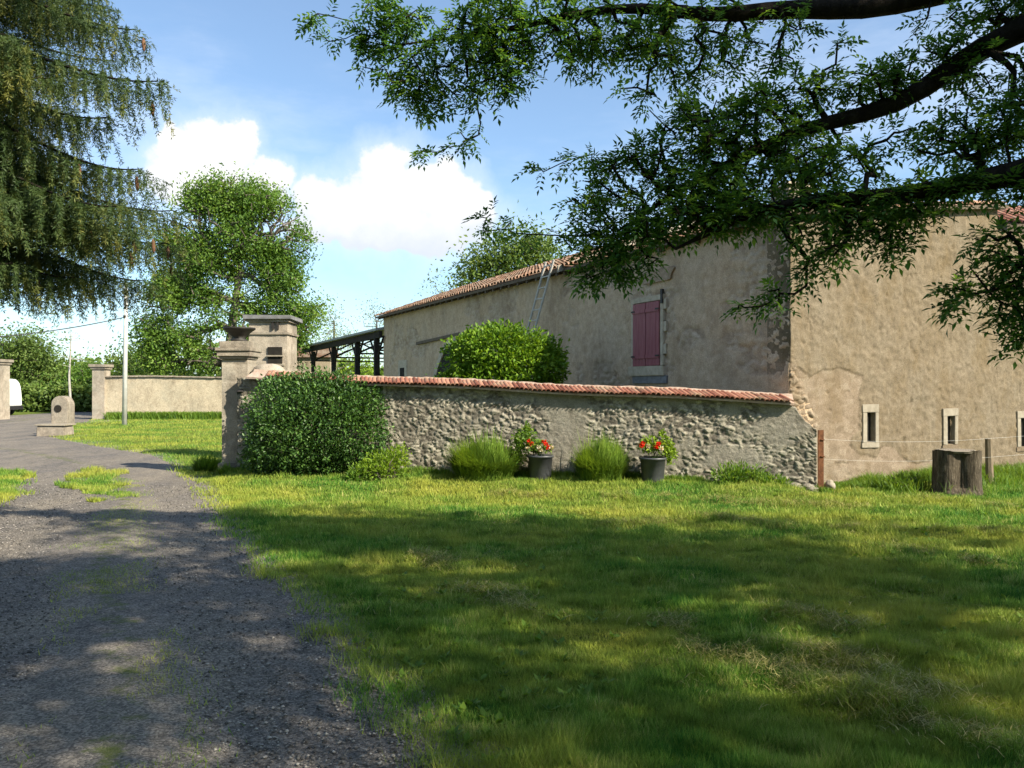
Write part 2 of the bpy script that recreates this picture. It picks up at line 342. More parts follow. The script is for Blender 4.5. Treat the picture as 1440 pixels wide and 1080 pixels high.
# ------------------------------------------------------------------ ground & road
def axis(a, b, fine0, fine1, st, grow=1.35):
    xs = list(np.arange(fine0, fine1+1e-6, st)); s = st
    while xs[-1] < b: s *= grow; xs.append(xs[-1]+s)
    s = st
    while xs[0] > a: s *= grow; xs.insert(0, xs[0]-s)
    return np.array(xs)
gx = axis(-700, 700, -9, 11, .07); gy = axis(-60, 1500, 1.5, 17, .07)
X, Y = np.meshgrid(gx, gy); Z = gz(X, Y)
def gridfaces(ny, nx):
    i = np.arange(ny*nx).reshape(ny, nx)
    return np.stack([i[:-1,:-1], i[:-1,1:], i[1:,1:], i[1:,:-1]], -1).reshape(-1, 4)
def groundmat():
    m, nt = newmat('lawn_ground'); p = pos(nt)
    big = noise(nt, p, .5, 6, .65); mid = noise(nt, pos(nt, (1,2,1)), 2.2, 8, .7); fi = noise(nt, p, 60, 5, .8)
    c = ramp(nt, mid, [(.3,(.05,.11,.018)),(.5,(.12,.18,.03)),(.68,(.28,.25,.09))])
    c = mixc(nt, math_(nt, 'MULTIPLY', ramp(nt, big, [(.4,(0,0,0)),(.65,(1,1,1))]), .5), c, (.17,.17,.04))
    gv = N(nt, 'ShaderNodeTexVoronoi'); gv.inputs['Scale'].default_value = 95; nt.links.new(p, gv.inputs['Vector']); gs = N(nt, 'ShaderNodeSeparateXYZ'); nt.links.new(gv.outputs['Color'], gs.inputs[0])
    gvc = ramp(nt, gs.outputs[0], [(.1,(.4,.4,.42)),(.6,(1,1,1)),(.95,(1.6,1.55,1.5))])
    dt = N(nt, 'ShaderNodeAttribute', attribute_name='dirt').outputs['Fac']
    c = mixc(nt, ramp(nt, math_(nt, 'ADD', dt, math_(nt, 'MULTIPLY_ADD', mid, .8, -.4)), [(.35,(0,0,0)),(.6,(1,1,1))]), c, mixc(nt, .85, (.27,.245,.215), gvc, 'MULTIPLY'))
    c = mixc(nt, .7, c, ramp(nt, fi, [(.3,(.4,.4,.4)),(.7,(1.25,1.25,1.25))]), 'MULTIPLY')
    finish(nt, c, 1, math_(nt, 'ADD', fi, mid), .8, .03, .05); return m
M['ground'] = groundmat()
tag(meshobj('ground', np.stack([X, Y, Z], -1).reshape(-1,3), gridfaces(len(gy), len(gx)), M['ground'], smooth=True, attrs={'dirt': np.exp(-droad(X,Y)/.3).ravel()}), 'uneven mown lawn reaching back to the far hedge', 'ground', kind='structure')
def roadmat():
    m, nt = newmat('worn_gravel_road'); p = pos(nt)
    big = noise(nt, pos(nt, (1.6,.5,1)), .8, 6, .65); mid = noise(nt, p, 8, 8, .7); fi = noise(nt, p, 130, 4, .8)
    vo = N(nt, 'ShaderNodeTexVoronoi'); vo.inputs['Scale'].default_value = 95; nt.links.new(p, vo.inputs['Vector'])
    c = ramp(nt, mid, [(.3,(.10,.092,.086)),(.55,(.17,.157,.146)),(.75,(.28,.25,.225))])
    c = mixc(nt, math_(nt, 'MULTIPLY', ramp(nt, big, [(.40,(0,0,0)),(.64,(1,1,1))]), .75), c, (.25,.22,.18))
    sepc = N(nt, 'ShaderNodeSeparateXYZ'); nt.links.new(vo.outputs['Color'], sepc.inputs[0])
    c = mixc(nt, .8, c, ramp(nt, sepc.outputs[0], [(.1,(.4,.4,.42)),(.6,(1,1,1)),(.95,(1.6,1.55,1.5))]), 'MULTIPLY')
    # moss and fine grass creeping over the crown of the road and its edges
    g = N(nt, 'ShaderNodeAttribute', attribute_name='moss').outputs['Fac']
    mk = math_(nt, 'MULTIPLY', ramp(nt, math_(nt, 'ADD', noise(nt, p, 5, 8, .75), math_(nt, 'MULTIPLY_ADD', g, .45, -.3)), [(.5,(0,0,0)),(.62,(1,1,1))]), .8)
    c = mixc(nt, mk, c, ramp(nt, fi, [(.3,(.05,.075,.015)),(.7,(.14,.16,.04))]))
    hb = math_(nt, 'ADD', math_(nt, 'MULTIPLY', vo.outputs['Distance'], -.7), math_(nt, 'MULTIPLY', mid, .9))
    finish(nt, c, .95, hb, .55, .015, .05); return m
M['road'] = roadmat()
def resamp(pl, n):
    s = np.concatenate([[0], np.cumsum(np.hypot(*np.diff(pl, axis=0).T))]); t = np.linspace(0, len(pl)-1, n)
    return np.stack([np.interp(t, np.arange(len(pl)), pl[:,k]) for k in (0,1)], -1)
A_ = resamp(rL, 400); B_ = resamp(rR, 400); tt = np.linspace(0, 1, 60)
RP = A_[:,None,:]*(1-tt[None,:,None])+B_[:,None,:]*tt[None,:,None]
edge = np.minimum(tt, 1-tt)[None,:]*np.ones((400,1))
wob = (fbm(RP[...,0]*2.5, RP[...,1]*2.5, 21, 3)-.5)
moss = np.clip(.72*np.exp(-((tt[None,:]-.585-.03*wob)/.07)**2)+.55*np.exp(-(edge/.04)**2), 0, 1)
RZ = .004+.02*(fbm(RP[...,0]*.8, RP[...,1]*.8, 5, 3)-.5)*sstep(0,.2,edge)+.03*np.exp(-((tt[None,:]-.585)/.12)**2)-.012*np.exp(-((edge-0)/.006)**2)
tag(meshobj('road', np.concatenate([RP, RZ[...,None]], -1).reshape(-1,3), gridfaces(400,60), M['road'], smooth=True, attrs={'moss': moss.ravel()}), 'worn grey gravel drive curving to the yard', 'road', kind='structure')
def roadz(x, y): return np.full(np.shape(x), .012)
# ------------------------------------------------------------------ grass
def blades(x, y, z, L, W, lean, rnd, name, mat, parent=None, seg=1):
    n = len(x); a = R.uniform(0, 2*np.pi, n); b = R.uniform(0, 2*np.pi, n)
    w = np.stack([np.cos(a), np.sin(a), 0*a], -1)*W[:,None]/2; base = np.stack([x, y, z], -1)
    ln = np.stack([np.cos(b)*lean*L, np.sin(b)*lean*L, L*np.sqrt(np.clip(1-lean**2, .02, 1))], -1)
    if seg == 1:
        V = np.stack([base-w, base+w, base+ln], 1).reshape(-1,3); Fc = np.arange(3*n).reshape(n,3); r = np.repeat(rnd, 3)
    else:
        mid = base+ln*.55+np.stack([0*L,0*L,L*.12], -1); tip = base+ln*np.array([1.25,1.25,.9])
        V = np.stack([base-w, base+w, mid-w*.7, mid+w*.7, tip], 1).reshape(-1,3); i = np.arange(n)[:,None]*5
        Fc = np.concatenate([i+np.array([[0,1,3]]), i+np.array([[0,3,2]]), i+np.array([[2,3,4]])]); r = np.repeat(rnd, 5)
    return meshobj(name, V, Fc, mat, parent, attrs={'rnd': r})
def grassmat():
    m, nt = newmat('lawn_blade'); p = pos(nt); a = N(nt, 'ShaderNodeAttribute', attribute_name='rnd').outputs['Fac']
    big = noise(nt, p, .55, 4, .6); mid = noise(nt, pos(nt, (1,2.2,1)), 1.9, 7, .7)
    f = math_(nt, 'ADD', math_(nt, 'MULTIPLY', a, .42), math_(nt, 'MULTIPLY_ADD', mid, 1.3, -.36))
    c = ramp(nt, f, [(.25,(.03,.125,.02)),(.44,(.085,.235,.03)),(.62,(.22,.37,.05)),(.85,(.55,.52,.20))])
    c = mixc(nt, math_(nt, 'MULTIPLY', ramp(nt, big, [(.40,(0,0,0)),(.62,(1,1,1))]), .6), c, (.52,.48,.085))
    b = N(nt, 'ShaderNodeBsdfPrincipled'); nt.links.new(c, b.inputs['Base Color']); b.inputs['Roughness'].default_value = .55; b.inputs['Specular IOR Level'].default_value = .15
    t = N(nt, 'ShaderNodeBsdfTranslucent'); nt.links.new(c, t.inputs[0]); x = N(nt, 'ShaderNodeMixShader'); x.inputs[0].default_value = .35
    nt.links.new(b.outputs[0], x.inputs[1]); nt.links.new(t.outputs[0], x.inputs[2]); nt.links.new(x.outputs[0], N(nt, 'ShaderNodeOutputMaterial').inputs[0]); return m
M['blade'] = grassmat()
M['straw'] = leafmat('dry_clippings', (.12,.13,.035), (.30,.28,.09), (.52,.45,.20), trans=.2, nscale=3)
def wallline(x): return GW0[1]+(GW1[1]-GW0[1])*(x-GW0[0])/(GW1[0]-GW0[0])
n0 = 1850000
d = np.exp(R.uniform(np.log(2.6), np.log(16), n0))                    # density falls with distance
x = np.where(R.random(n0) < .86, R.uniform(-.68, .74, n0), R.uniform(.74, 1.15, n0))*d
y = d
inr = inpoly(x, y, ROADPOLY)
lim = np.where(x < GW0[0]-.3, 99, np.where(x < 4.95, wallline(x)-.02, 13.1+(x-4.95)*.46-.05))
dr = droad(x, y)
keep = (y < lim) & ((x > -4.2) | (y > 9)) & (x < 11)
sd_ = np.where(inr, -np.minimum(distline(x, y, rR), distline(x, y, rL)), dr); keep &= (R.random(n0) < sstep(-.22, .5, sd_+.5*(fbm(x*2.3, y*2.3, 31, 4)-.5))*.6) & (sd_ > -.5)
xj = x+.9*(fbm(x*1.5,y*1.5,81,4)-.5); yj = y+1.2*(fbm(x*1.5+7,y*1.5,82,4)-.5); strip = inpoly(xj, yj, STRIP) | inpoly(xj, yj, LEFTP)
mossy = inr & (np.abs(fbm(x*2.5,y*2.5,2,3)-.5) < .5) & (R.random(n0) < .22*np.exp(-(dr/.2)**2)*0)
keep = keep | (strip & (R.random(n0) < .85))
x, y, inr2 = x[keep], y[keep], inr[keep]
sc = np.clip(y/6, .6, 2.2)
hgt = (.02+.045*fbm(x*1.3, y*1.3, 17, 3)+.045*sstep(.5,.75,fbm(x*5, y*8, 27, 3)))*(.7+.6*R.random(len(x)))*np.where(inr2, 1.2, 1)
z = np.where(inr2, .01, gz(x, y))-.004
blades(x, y, z, hgt*1.2, .006*sc*1.15, R.uniform(.2,.85,len(x)), R.random(len(x)), 'grass', M['blade'])
tag(bpy.data.objects['grass'], 'short mown yellow green grass of the front lawn', 'grass', kind='stuff')
print('blades', len(x))
# sparse grass creeping into the drive
n1 = 45000; tcoord = R.normal(.585,.05,n1)
tcoord = np.clip(tcoord, 0, 1); iy = R.uniform(0, 190, n1)
ax = np.stack([np.interp(iy, np.arange(400), A_[:,k]) for k in (0,1)], -1); bx = np.stack([np.interp(iy, np.arange(400), B_[:,k]) for k in (0,1)], -1)
pp = ax*(1-tcoord[:,None])+bx*tcoord[:,None]
kk = (fbm(pp[:,0]*1.6, pp[:,1]*1.2, 44, 4) > .46) & (pp[:,1] > 2.5) & (pp[:,1] < 14.4)
pp = pp[kk]; n1 = len(pp)
tag(blades(pp[:,0], pp[:,1], np.full(n1,.012), R.uniform(.015,.05,n1), R.uniform(.004,.008,n1), R.uniform(.3,.9,n1), R.random(n1), 'sparse_grass', M['blade']), 'thin grass creeping over the middle and edges of the drive', 'grass', kind='stuff')
# yard lawn behind the gate
n2 = 60000; yy = np.exp(R.uniform(np.log(15), np.log(46), n2)); xx = R.uniform(-.66,-.33,n2)*yy
k2 = ~inpoly(xx, yy, ROADPOLY); xx = xx[k2]; yy = yy[k2]; n2 = len(xx)
tag(blades(xx, yy, gz(xx,yy)-.003, R.uniform(.04,.11,n2), .010*yy/15, R.uniform(.2,.85,n2), R.random(n2), 'yard_grass', M['blade']), 'sunlit cut grass in the yard behind the gate pier', 'grass', kind='stuff')
# clippings left in rows
cx_, cy_ = [], []
for pl in SWW:
    seg = np.hypot(*np.diff(pl, axis=0).T); L = seg.sum(); n = int(1900*L/ (1+.06*pl[:,1].mean()))
    s = np.concatenate([[0], np.cumsum(seg)]); t = R.uniform(0, L, n)
    qx = np.interp(t, s, pl[:,0])+R.normal(0,.11,n)+.12*(fbm(t*2, t*0, 3)-.5); qy = np.interp(t, s, pl[:,1])+R.normal(0,.10,n)+.5*(fbm(t*1.3, t*0+9, 5)-.5)
    m_ = fbm(qx*2.6, qy*2.6, 77, 3) > .44
    cx_.append(qx[m_]); cy_.append(qy[m_])
n = 26000; qx = R.uniform(-1.5, 9, n); qy = R.uniform(3, 13, n); m_ = (fbm(qx*1.1, qy*2.4, 91, 4) > .58) & (droad(qx,qy) > .3) & (qy < wallline(qx)-.3)
cx_.append(qx[m_]); cy_.append(qy[m_])
cx_ = np.concatenate(cx_); cy_ = np.concatenate(cy_); n = len(cx_)
cz = gz(cx_, cy_)+np.abs(R.normal(.02,.022,n)); LL = R.uniform(.03,.09,n)
tag(blades(cx_, cy_, cz, LL, R.uniform(.003,.006,n), R.uniform(.88,.999,n), R.random(n), 'grass_clippings', M['straw'], seg=2), 'dry straw coloured clippings lying in rows on the lawn', 'clippings', kind='stuff')
# loose gravel on the drive
def pebbles(n, fn, s0, s1, name, mat):
    oc = np.array([[1,0,0],[-1,0,0],[0,1,0],[0,-1,0],[0,0,1],[0,0,-1]], float); of = np.array([[0,2,4],[2,1,4],[1,3,4],[3,0,4],[2,0,5],[1,2,5],[3,1,5],[0,3,5]])
    p = fn(n); sz = s0*(s1/s0)**(R.random(len(p))**2.2)
    v = oc[None]*(1+R.uniform(-.35,.35,(len(p),6,1)))*sz[:,None,None]*np.array([1,1,.55]); a = R.uniform(0,6.28,len(p)); c, s = np.cos(a)[:,None], np.sin(a)[:,None]
    v = np.stack([v[...,0]*c-v[...,1]*s, v[...,0]*s+v[...,1]*c, v[...,2]], -1)+p[:,None,:]
    return meshobj(name, v.reshape(-1,3), (of[None]+6*np.arange(len(p))[:,None,None]).reshape(-1,3), mat, attrs={'rnd': np.repeat(R.random(len(p)),6)})
m, nt = newmat('gravel_stone'); a = N(nt, 'ShaderNodeAttribute', attribute_name='rnd').outputs['Fac']
finish(nt, ramp(nt, a, [(0,(.05,.048,.048)),(.6,(.16,.15,.14)),(1,(.40,.37,.34))]), .85, noise(nt, pos(nt), 120), .4, .004); M['gravel'] = m
def peb(n):
    t = R.random(n); i = R.uniform(14, 170, n)
    a = np.stack([np.interp(i, np.arange(400), A_[:,k]) for k in (0,1)], -1); b = np.stack([np.interp(i, np.arange(400), B_[:,k]) for k in (0,1)], -1)
    p = a*(1-t[:,None])+b*t[:,None]; p = p[(p[:,1] < 14)]
    return np.concatenate([p, np.full((len(p),1), .012)], 1)
tag(pebbles(34000, peb, .0035, .014, 'gravel', M['gravel']), 'loose grey gravel scattered on the drive', 'gravel', kind='stuff')
# broad-leaved weeds in the lawn
n = 900; qd = np.exp(R.uniform(np.log(3), np.log(12.5), n)); qx = R.uniform(-.5,.72,n)*qd; m_ = (sdroad(qx,qd) > .05) & (qd < wallline(qx)-.4) & (fbm(qx*.8,qd*.8,55,3) > .44); qx = qx[m_]; qd = qd[m_]
WV, WF, WR, b = [], [], [], 0
k_ = 9; cxy = np.repeat(np.stack([qx,qd,gz(qx,qd)+.012],-1), k_, 0); n = len(cxy); az = R.uniform(0,6.28,n); el = R.uniform(.15,.9,n)
dd_ = np.stack([np.cos(az)*np.cos(el), np.sin(az)*np.cos(el), np.sin(el)],-1); L_ = R.uniform(.025,.07,n)
sd2 = np.stack([-np.sin(az),np.cos(az),0*az],-1)*(L_*.26)[:,None]; V = np.stack([cxy, cxy+dd_*L_[:,None]*.5+sd2, cxy+dd_*L_[:,None], cxy+dd_*L_[:,None]*.5-sd2],1).reshape(-1,3)
i_ = np.arange(n)[:,None]*4; tag(meshobj('lawn_weeds', V, np.concatenate([i_+np.array([[0,1,2]]), i_+np.array([[0,2,3]])]), M['weed'], attrs={'rnd': np.repeat(R.random(n),4)}), 'small broad leaved weeds growing through the lawn', 'weeds', kind='stuff')
# ------------------------------------------------------------------ branching and leaves
def grow(limbs, pts, alpha=.25):
    """limbs: list of (points, radii). returns nodes, parent index, kind (1 = limb)"""
    nodes = []; par = []; rad = []; pl = []; lim = []
    for (lp, lr, att) in limbs:
        lp = np.asarray(lp, float)
        s = np.concatenate([[0], np.cumsum(np.linalg.norm(np.diff(lp, axis=0), axis=1))]); m = max(3, int(s[-1]/.25)+1); t = np.linspace(0, s[-1], m)
        # smooth resample
        q = np.stack([np.interp(t, s, lp[:,k]) for k in range(3)], -1)
        for _ in range(2): q[1:-1] = .25*q[:-2]+.5*q[1:-1]+.25*q[2:]
        rr = np.interp(t, s, lr); b = len(nodes)
        if att is not None and nodes:
            j = int(np.argmin(np.linalg.norm(np.array(nodes)-q[0], axis=1)))
        else: j = -1
        for i in range(m):
            nodes.append(q[i]); par.append(b+i-1 if i else j); rad.append(rr[i]); lim.append(1)
            pl.append(0.0)
    n0 = len(nodes); pts = np.asarray(pts, float); m = len(pts)
    nodes = np.vstack([np.array(nodes), np.zeros((m,3))]); par = np.array(par+[0]*m); rad = np.array(rad+[0.]*m); lim = np.array(lim+[0]*m); plen = np.array(pl+[0.]*m)
    best = np.full(m, 1e9); bi = np.zeros(m, int)
    for j in range(n0):
        c = np.linalg.norm(pts-nodes[j], axis=1)+alpha*plen[j]; u = c < best; best[u] = c[u]; bi[u] = j
    done = np.zeros(m, bool); cnt = n0
    for _ in range(m):
        i = int(np.argmin(np.where(done, 1e9, best))); done[i] = True; j = bi[i]
        nodes[cnt] = pts[i]; par[cnt] = j; plen[cnt] = plen[j]+np.linalg.norm(pts[i]-nodes[j])
        c = np.linalg.norm(pts-pts[i], axis=1)+alpha*plen[cnt]; u = (c < best) & ~done; best[u] = c[u]; bi[u] = cnt; cnt += 1
    return nodes, par, rad, lim, n0
def branchmesh(nodes, par, rad, lim, n0, r0, k=.5, sides=5):
    n = len(nodes); cnt = np.ones(n)
    for i in range(n-1, n0-1, -1): cnt[par[i]] += cnt[i]
    r = np.where(lim == 1, rad, r0*cnt**k)
    # never thicker than its parent
    for i in range(n0, n): r[i] = min(r[i], max(r[par[i]]*.9, r0))
    idx = np.array([i for i in range(n) if par[i] >= 0]); a = nodes[par[idx]]; b = nodes[idx]; ra = np.where(lim[idx] == 1, r[par[idx]], np.minimum(r[par[idx]], r[idx]*1.25)); rb = r[idx]
    t = b-a; L = np.linalg.norm(t, axis=1, keepdims=True)+1e-9; t = t/L; b = b+t*np.minimum(rb[:,None]*.35, .02)
    u = np.cross(t, np.array([.31,.17,.93])); u /= np.linalg.norm(u, axis=1, keepdims=True); v = np.cross(t, u)
    ang = np.arange(sides)*2*np.pi/sides; ring = u[:,None]*np.cos(ang)[None,:,None]+v[:,None]*np.sin(ang)[None,:,None]
    V = np.concatenate([a[:,None]+ring*ra[:,None,None], b[:,None]+ring*rb[:,None,None]], 1).reshape(-1,3)
    i0 = np.arange(len(idx))[:,None]*2*sides; s = np.arange(sides); s1 = (s+1) % sides
    Fc = np.stack([i0+s, i0+s1, i0+sides+s1, i0+sides+s], -1).reshape(-1,4)
    return V, Fc
def leafquads(c, dirs, nrm, L, W, fold=.25):
    """rhombic folded leaves: c base point (n,3)"""
    side = np.cross(dirs, nrm); side /= np.linalg.norm(side, axis=1, keepdims=True)+1e-9; up = np.cross(side, dirs)
    L = L[:,None]; W = W[:,None]
    V = np.stack([c, c+dirs*L*.45+side*W*.5+up*W*fold, c+dirs*L, c+dirs*L*.45-side*W*.5+up*W*fold], 1)
    i = np.arange(len(c))[:,None]*4
    return V.reshape(-1,3), np.concatenate([i+np.array([[0,1,2]]), i+np.array([[0,2,3]])])
def unit(v): return v/(np.linalg.norm(v, axis=-1, keepdims=True)+1e-9)
def rdir(n, up=0.): 
    v = R.normal(size=(n,3)); v[:,2] += up; return unit(v)
def compound(c, d, size, nl=3):
    """pinnate leaves; returns V,F"""
    n = len(c); d = unit(d); nr = unit(rdir(n)*.6+np.array([0,0,1.3])); s = unit(np.cross(d, nr)); Vs = []; Fs = []; b = 0
    for k in range(nl):
        t = (k+1)/(nl+.6)
        for sg in (-1, 1):
            dd = unit(d*.55+s*sg+rdir(n)*.18+np.array([0,0,-.12])); q = c+d*size[:,None]*t-np.array([0,0,1])*(size[:,None]*t*t*.25)
            V, Fc = leafquads(q, dd, nr+rdir(n)*.35, size*R.uniform(.38,.5,n), size*R.uniform(.16,.2,n)); Vs.append(V); Fs.append(Fc+b); b += len(V)
    V, Fc = leafquads(c+d*size[:,None]*.95-np.array([0,0,1])*(size[:,None]*.25), unit(d+np.array([0,0,-.35])), nr, size*.48, size*.2); Vs.append(V); Fs.append(Fc+b)
    rr = R.random(n); rep = np.concatenate([np.repeat(np.clip(rr+R.normal(0,.07,n),0,1), 4) for _ in range(2*nl+1)])
    return np.concatenate(Vs), np.concatenate(Fs), rep
def blobpts(blobs, dens, jd=1.0):
    out = []
    for b in blobs:
        px, py, rx, ry, d = b[:5]; k = b[5] if len(b) > 5 else 1
        n = max(3, int(dens*k*rx*ry/1000)); v = R.normal(size=(n,3)); v = unit(v)*(R.random((n,1))**.42)
        c = P(px, py, d); s = d/F
        out.append(c+v*np.array([rx*s, (rx+ry)/2*s*jd, ry*s]))
    return np.concatenate(out)
# ---- overhanging tree, trunk just outside the picture to the right
TR = np.array([7.9,3.6,0])
limbs = [
 ([TR, TR+[.05,0,1.2], TR+[-.1,.1,2.4], TR+[-.2,.2,3.4], TR+[.1,.1,5], TR+[.3,-.3,7], TR+[.2,-.2,9]], [.42,.33,.30,.28,.20,.12,.05], None),
 ([TR+[-.15,.1,3.3], P(1640,-130,5.4), P(1500,-70,5.9), P(1400,-30,6.1), P(1300,-4,6.2), P(1240,12,6.3), P(1190,18,6.3), P(1140,9,6.4), P(1090,10,6.4), P(1040,22,6.4), P(990,24,6.4), P(930,10,6.5), P(870,8,6.5), P(810,18,6.6), P(760,32,6.6), P(700,45,6.7), P(640,52,6.7), P(570,62,6.8)], [.2,.17,.13,.10,.085,.08,.08,.075,.07,.062,.055,.045,.038,.032,.027,.02,.014,.008], 1),
 ([TR+[-.15,.1,3.0], P(1620,-30,5.2), P(1500,15,5.6), P(1440,38,5.8), P(1390,58,5.9), P(1340,88,5.9), P(1318,118,5.9), P(1290,140,6), P(1250,156,6), P(1205,164,6), P(1150,172,6), P(1100,190,6.1), P(1060,212,6.1), P(1010,240,6.1), P(960,262,6.2), P(910,292,6.2), P(870,330,6.3)], [.2,.16,.12,.095,.085,.078,.073,.07,.065,.058,.052,.045,.04,.034,.026,.017,.01], 1),
 ([TR+[-.15,.15,2.6], P(1620,190,4.8), P(1500,222,5.2), P(1440,242,5.3), P(1380,258,5.4), P(1310,268,5.4), P(1240,280,5.5), P(1180,282,5.5), P(1120,276,5.6), P(1060,290,5.7), P(1000,330,5.8), P(950,350,5.8)], [.17,.13,.10,.085,.075,.065,.055,.047,.04,.032,.02,.01], 1),
 ([TR+[-.1,.1,2.3], P(1680,260,4.3), P(1560,300,4.6), P(1480,330,4.8), P(1430,370,4.9), P(1390,410,4.9)], [.1,.07,.05,.03,.018,.008], 1),
 ([TR+[0,0,4.6], TR+[-1.5,-1.5,6.0], TR+[-3.2,-2.8,6.8], TR+[-5,-3.6,7.2]], [.16,.12,.07,.03], 1),
 ([TR+[0,0,4.4], TR+[-2,-2.4,6.0], TR+[-5,-4.6,6.9], TR+[-8.5,-5.8,7.2]], [.16,.12,.07,.03], 1),
 ([TR+[0,0,4.2], TR+[2,-1.5,6.0], TR+[4,-2.8,7.2]], [.15,.10,.04], 1),
 ([TR+[0,0,4.8], TR+[-1.5,.3,6.6], TR+[-3,.6,7.8], TR+[-4.5,.6,8.2]], [.15,.10,.06,.03], 1),
 ([TR+[0,0,4.0], TR+[.8,-2.5,5.6], TR+[1,-5,6.6]], [.15,.10,.04], 1),
]
vis = [(455,45,28,28,6.8,.7),(520,55,50,48,6.8,1.1),(560,25,60,30,6.8,1.3),(585,110,60,42,6.8,1.2),(650,80,65,55,6.7,1.2),(610,145,45,20,6.8,1.2),(690,40,70,42,6.7,1.3),(720,90,45,40,6.7,1.2),(690,125,40,22,6.7,.9),
 (622,212,34,9,6.7,1.2),(655,190,14,22,6.7,1),(672,160,10,30,6.7,.7),(780,45,60,35,6.6,1.3),(860,50,60,38,6.5,1.2),(830,85,40,20,6.5,.7),(800,80,8,22,6.5,.6),(930,45,70,40,6.5,1.1),(950,100,60,35,6.4,.75),(900,140,50,25,6.4,.35),(1030,60,60,35,6.4,.9),(1090,90,40,30,6.3,.6),(990,5,80,15,6.4,1),(1120,30,40,25,6.3,.7),(760,5,150,14,6.6,1.2),
 (1290,22,20,16,6.1,.8),(1370,20,60,20,5.9,.9),(1430,8,40,24,5.9,1.2),(1180,70,16,30,6,.6),(1210,120,55,30,6,1.1),(1270,105,45,30,6,1.2),(1340,60,45,26,5.9,1.1),(1390,110,60,34,5.8,.9),(1130,130,50,34,6.1,1.1),(1060,150,60,34,6.1,1.2),(1110,195,90,26,6.1,1.2),(1010,190,70,45,6.1,1.3),(950,160,50,30,6.1,.8),(930,225,65,40,6.2,1.1),(860,230,55,28,6.2,.9),(790,225,34,12,6.2,.7),(755,238,22,10,6.2,.7),
 (840,285,55,34,6.2,1),(900,300,60,40,6.2,1.3),(1000,270,80,38,6.0,1.4),(1080,240,80,30,6.0,1.3),(860,340,50,34,6.2,1.3),(815,330,34,32,6.2,.8),(700,310,30,22,6.3,.7),(740,330,25,14,6.3,.6),(855,385,50,16,6.2,1.3),(820,392,26,14,6.2,1.0),(925,325,55,22,5.9,1.5),(985,300,80,18,5.8,1.4),(1040,305,60,20,5.8,1.4),(880,368,50,18,6.1,1.3),(1000,270,60,30,6.1,1.2),
 (1170,235,80,34,5.8,1.2),(1300,200,70,24,5.7,.9),(1390,200,60,32,5.5,1.3),(1430,160,40,40,5.5,1.2),(1340,165,50,20,5.7,.8),(1420,260,50,22,5.3,1.2),(1330,262,70,20,5.4,1.6),(1240,285,75,24,5.5,1.7),(1150,290,75,26,5.6,1.7),(1070,292,60,20,5.7,1.5),(1210,325,50,28,5.5,1.1),(1280,320,24,34,5.4,.9),(1170,350,34,24,5.5,1.1),(1250,350,14,20,5.4,.6),(1330,300,40,10,5.3,.7),
 (1135,385,22,22,5.6,1.1),(1105,412,32,12,5.6,1.1),(1115,330,26,26,5.6,.9),(1080,430,18,14,5.6,.9),(1041,430,9,7,5.6,1.3),
 (1425,330,26,20,4.9,1),(1385,335,30,9,4.9,1.1),(1400,365,45,14,4.9,1.1),(1345,400,10,8,4.9,1),(1430,390,32,24,4.9,1.1),(1390,398,30,12,4.9,1),(1335,428,34,9,4.9,1.2),(1370,412,22,10,4.9,1.2),(1425,440,30,30,4.9,.9),(1405,428,20,14,4.9,.8),(1437,478,22,24,4.9,1),(1500,420,50,90,4.9,.8),(1520,280,60,60,5,1),(1520,120,70,90,5.5,.9),(1620,330,80,90,4.6,.7),(1640,180,90,90,4.9,.8),(1600,20,110,80,5.2,.8),(1740,60,110,110,4.6,.7),(1480,-50,120,50,5.8,.9),(1560,470,60,40,4.7,.7)]
tp = blobpts(vis, 15.5)
ok = tp[:,1] > 3.2; tp = tp[ok]
# the rest of the crown, above and behind the camera, spreads its shade over the foreground
def ball3(c, r, n):
    v = unit(R.normal(size=(n,3)))*(R.random((n,1))**.4); return np.array(c)+v*np.array(r)
crown = np.concatenate([ball3((8,1.5,7.6),(4.2,3.6,2.0),420), ball3((4.5,.8,7.2),(3.2,2.2,1.1),330), ball3((12,0,7.4),(3.6,3.8,2.2),230), ball3((7.5,-2.2,7),(5,2.5,1.6),320), ball3((2.0,-1.5,7.0),(3.0,2.5,1.1),300), ball3((-1.5,-2.5,7.2),(3.0,2.5,1.0),260), ball3((1.0,1.2,6.6),(2.2,1.2,.7),110), ball3((7.0,4.2,8.0),(3.2,1.5,1.1),170), ball3((11,3.5,7),(3.2,2.2,1.9),200),ball3((3.2,2.2,6.4),(2.2,1.1,.7),170)])
crown = crown+np.array([-.6,-1.0,0]); allp = np.concatenate([tp, crown]); nvis = len(tp)
nodes, par, rad, lim, n0 = grow(limbs, allp, .22)
tree = thing('overhanging_tree', 'broad tree whose dark leafy limbs hang in from the upper right corner', 'tree', TR)
# split limbs/trunk: trunk nodes are those of limb 0
tn = np.arange(len(nodes)); V, Fc = branchmesh(nodes, par, rad, lim, n0, .0042, .5, 7)
meshobj('trunk', V, Fc, M['bark'], tree, smooth=True)
tw = np.arange(n0, len(nodes)); bd = unit(nodes[tw]-nodes[par[tw]])
isv = nodes[tw][:,1] > 3.9
near = R.random(len(tw)) < 2
rep = np.where(isv, 4+(R.random(len(tw))<.6), 4)
ix = np.repeat(np.arange(len(tw)), rep); base = nodes[tw][ix]; pb = nodes[par[tw]][ix]; tt_ = R.random((len(ix),1))**.7
c0 = pb+(base-pb)*tt_; dd = unit(bd[ix]*.7+rdir(len(ix))*.9+np.array([-.1,0,-.15])); sz = np.where(isv[ix], R.uniform(.075,.15,len(ix)), R.uniform(.26,.40,len(ix)))
V, Fc, rr = compound(c0, dd, sz)
meshobj('crown', V, Fc, M['leaf'], tree, attrs={'rnd': rr})
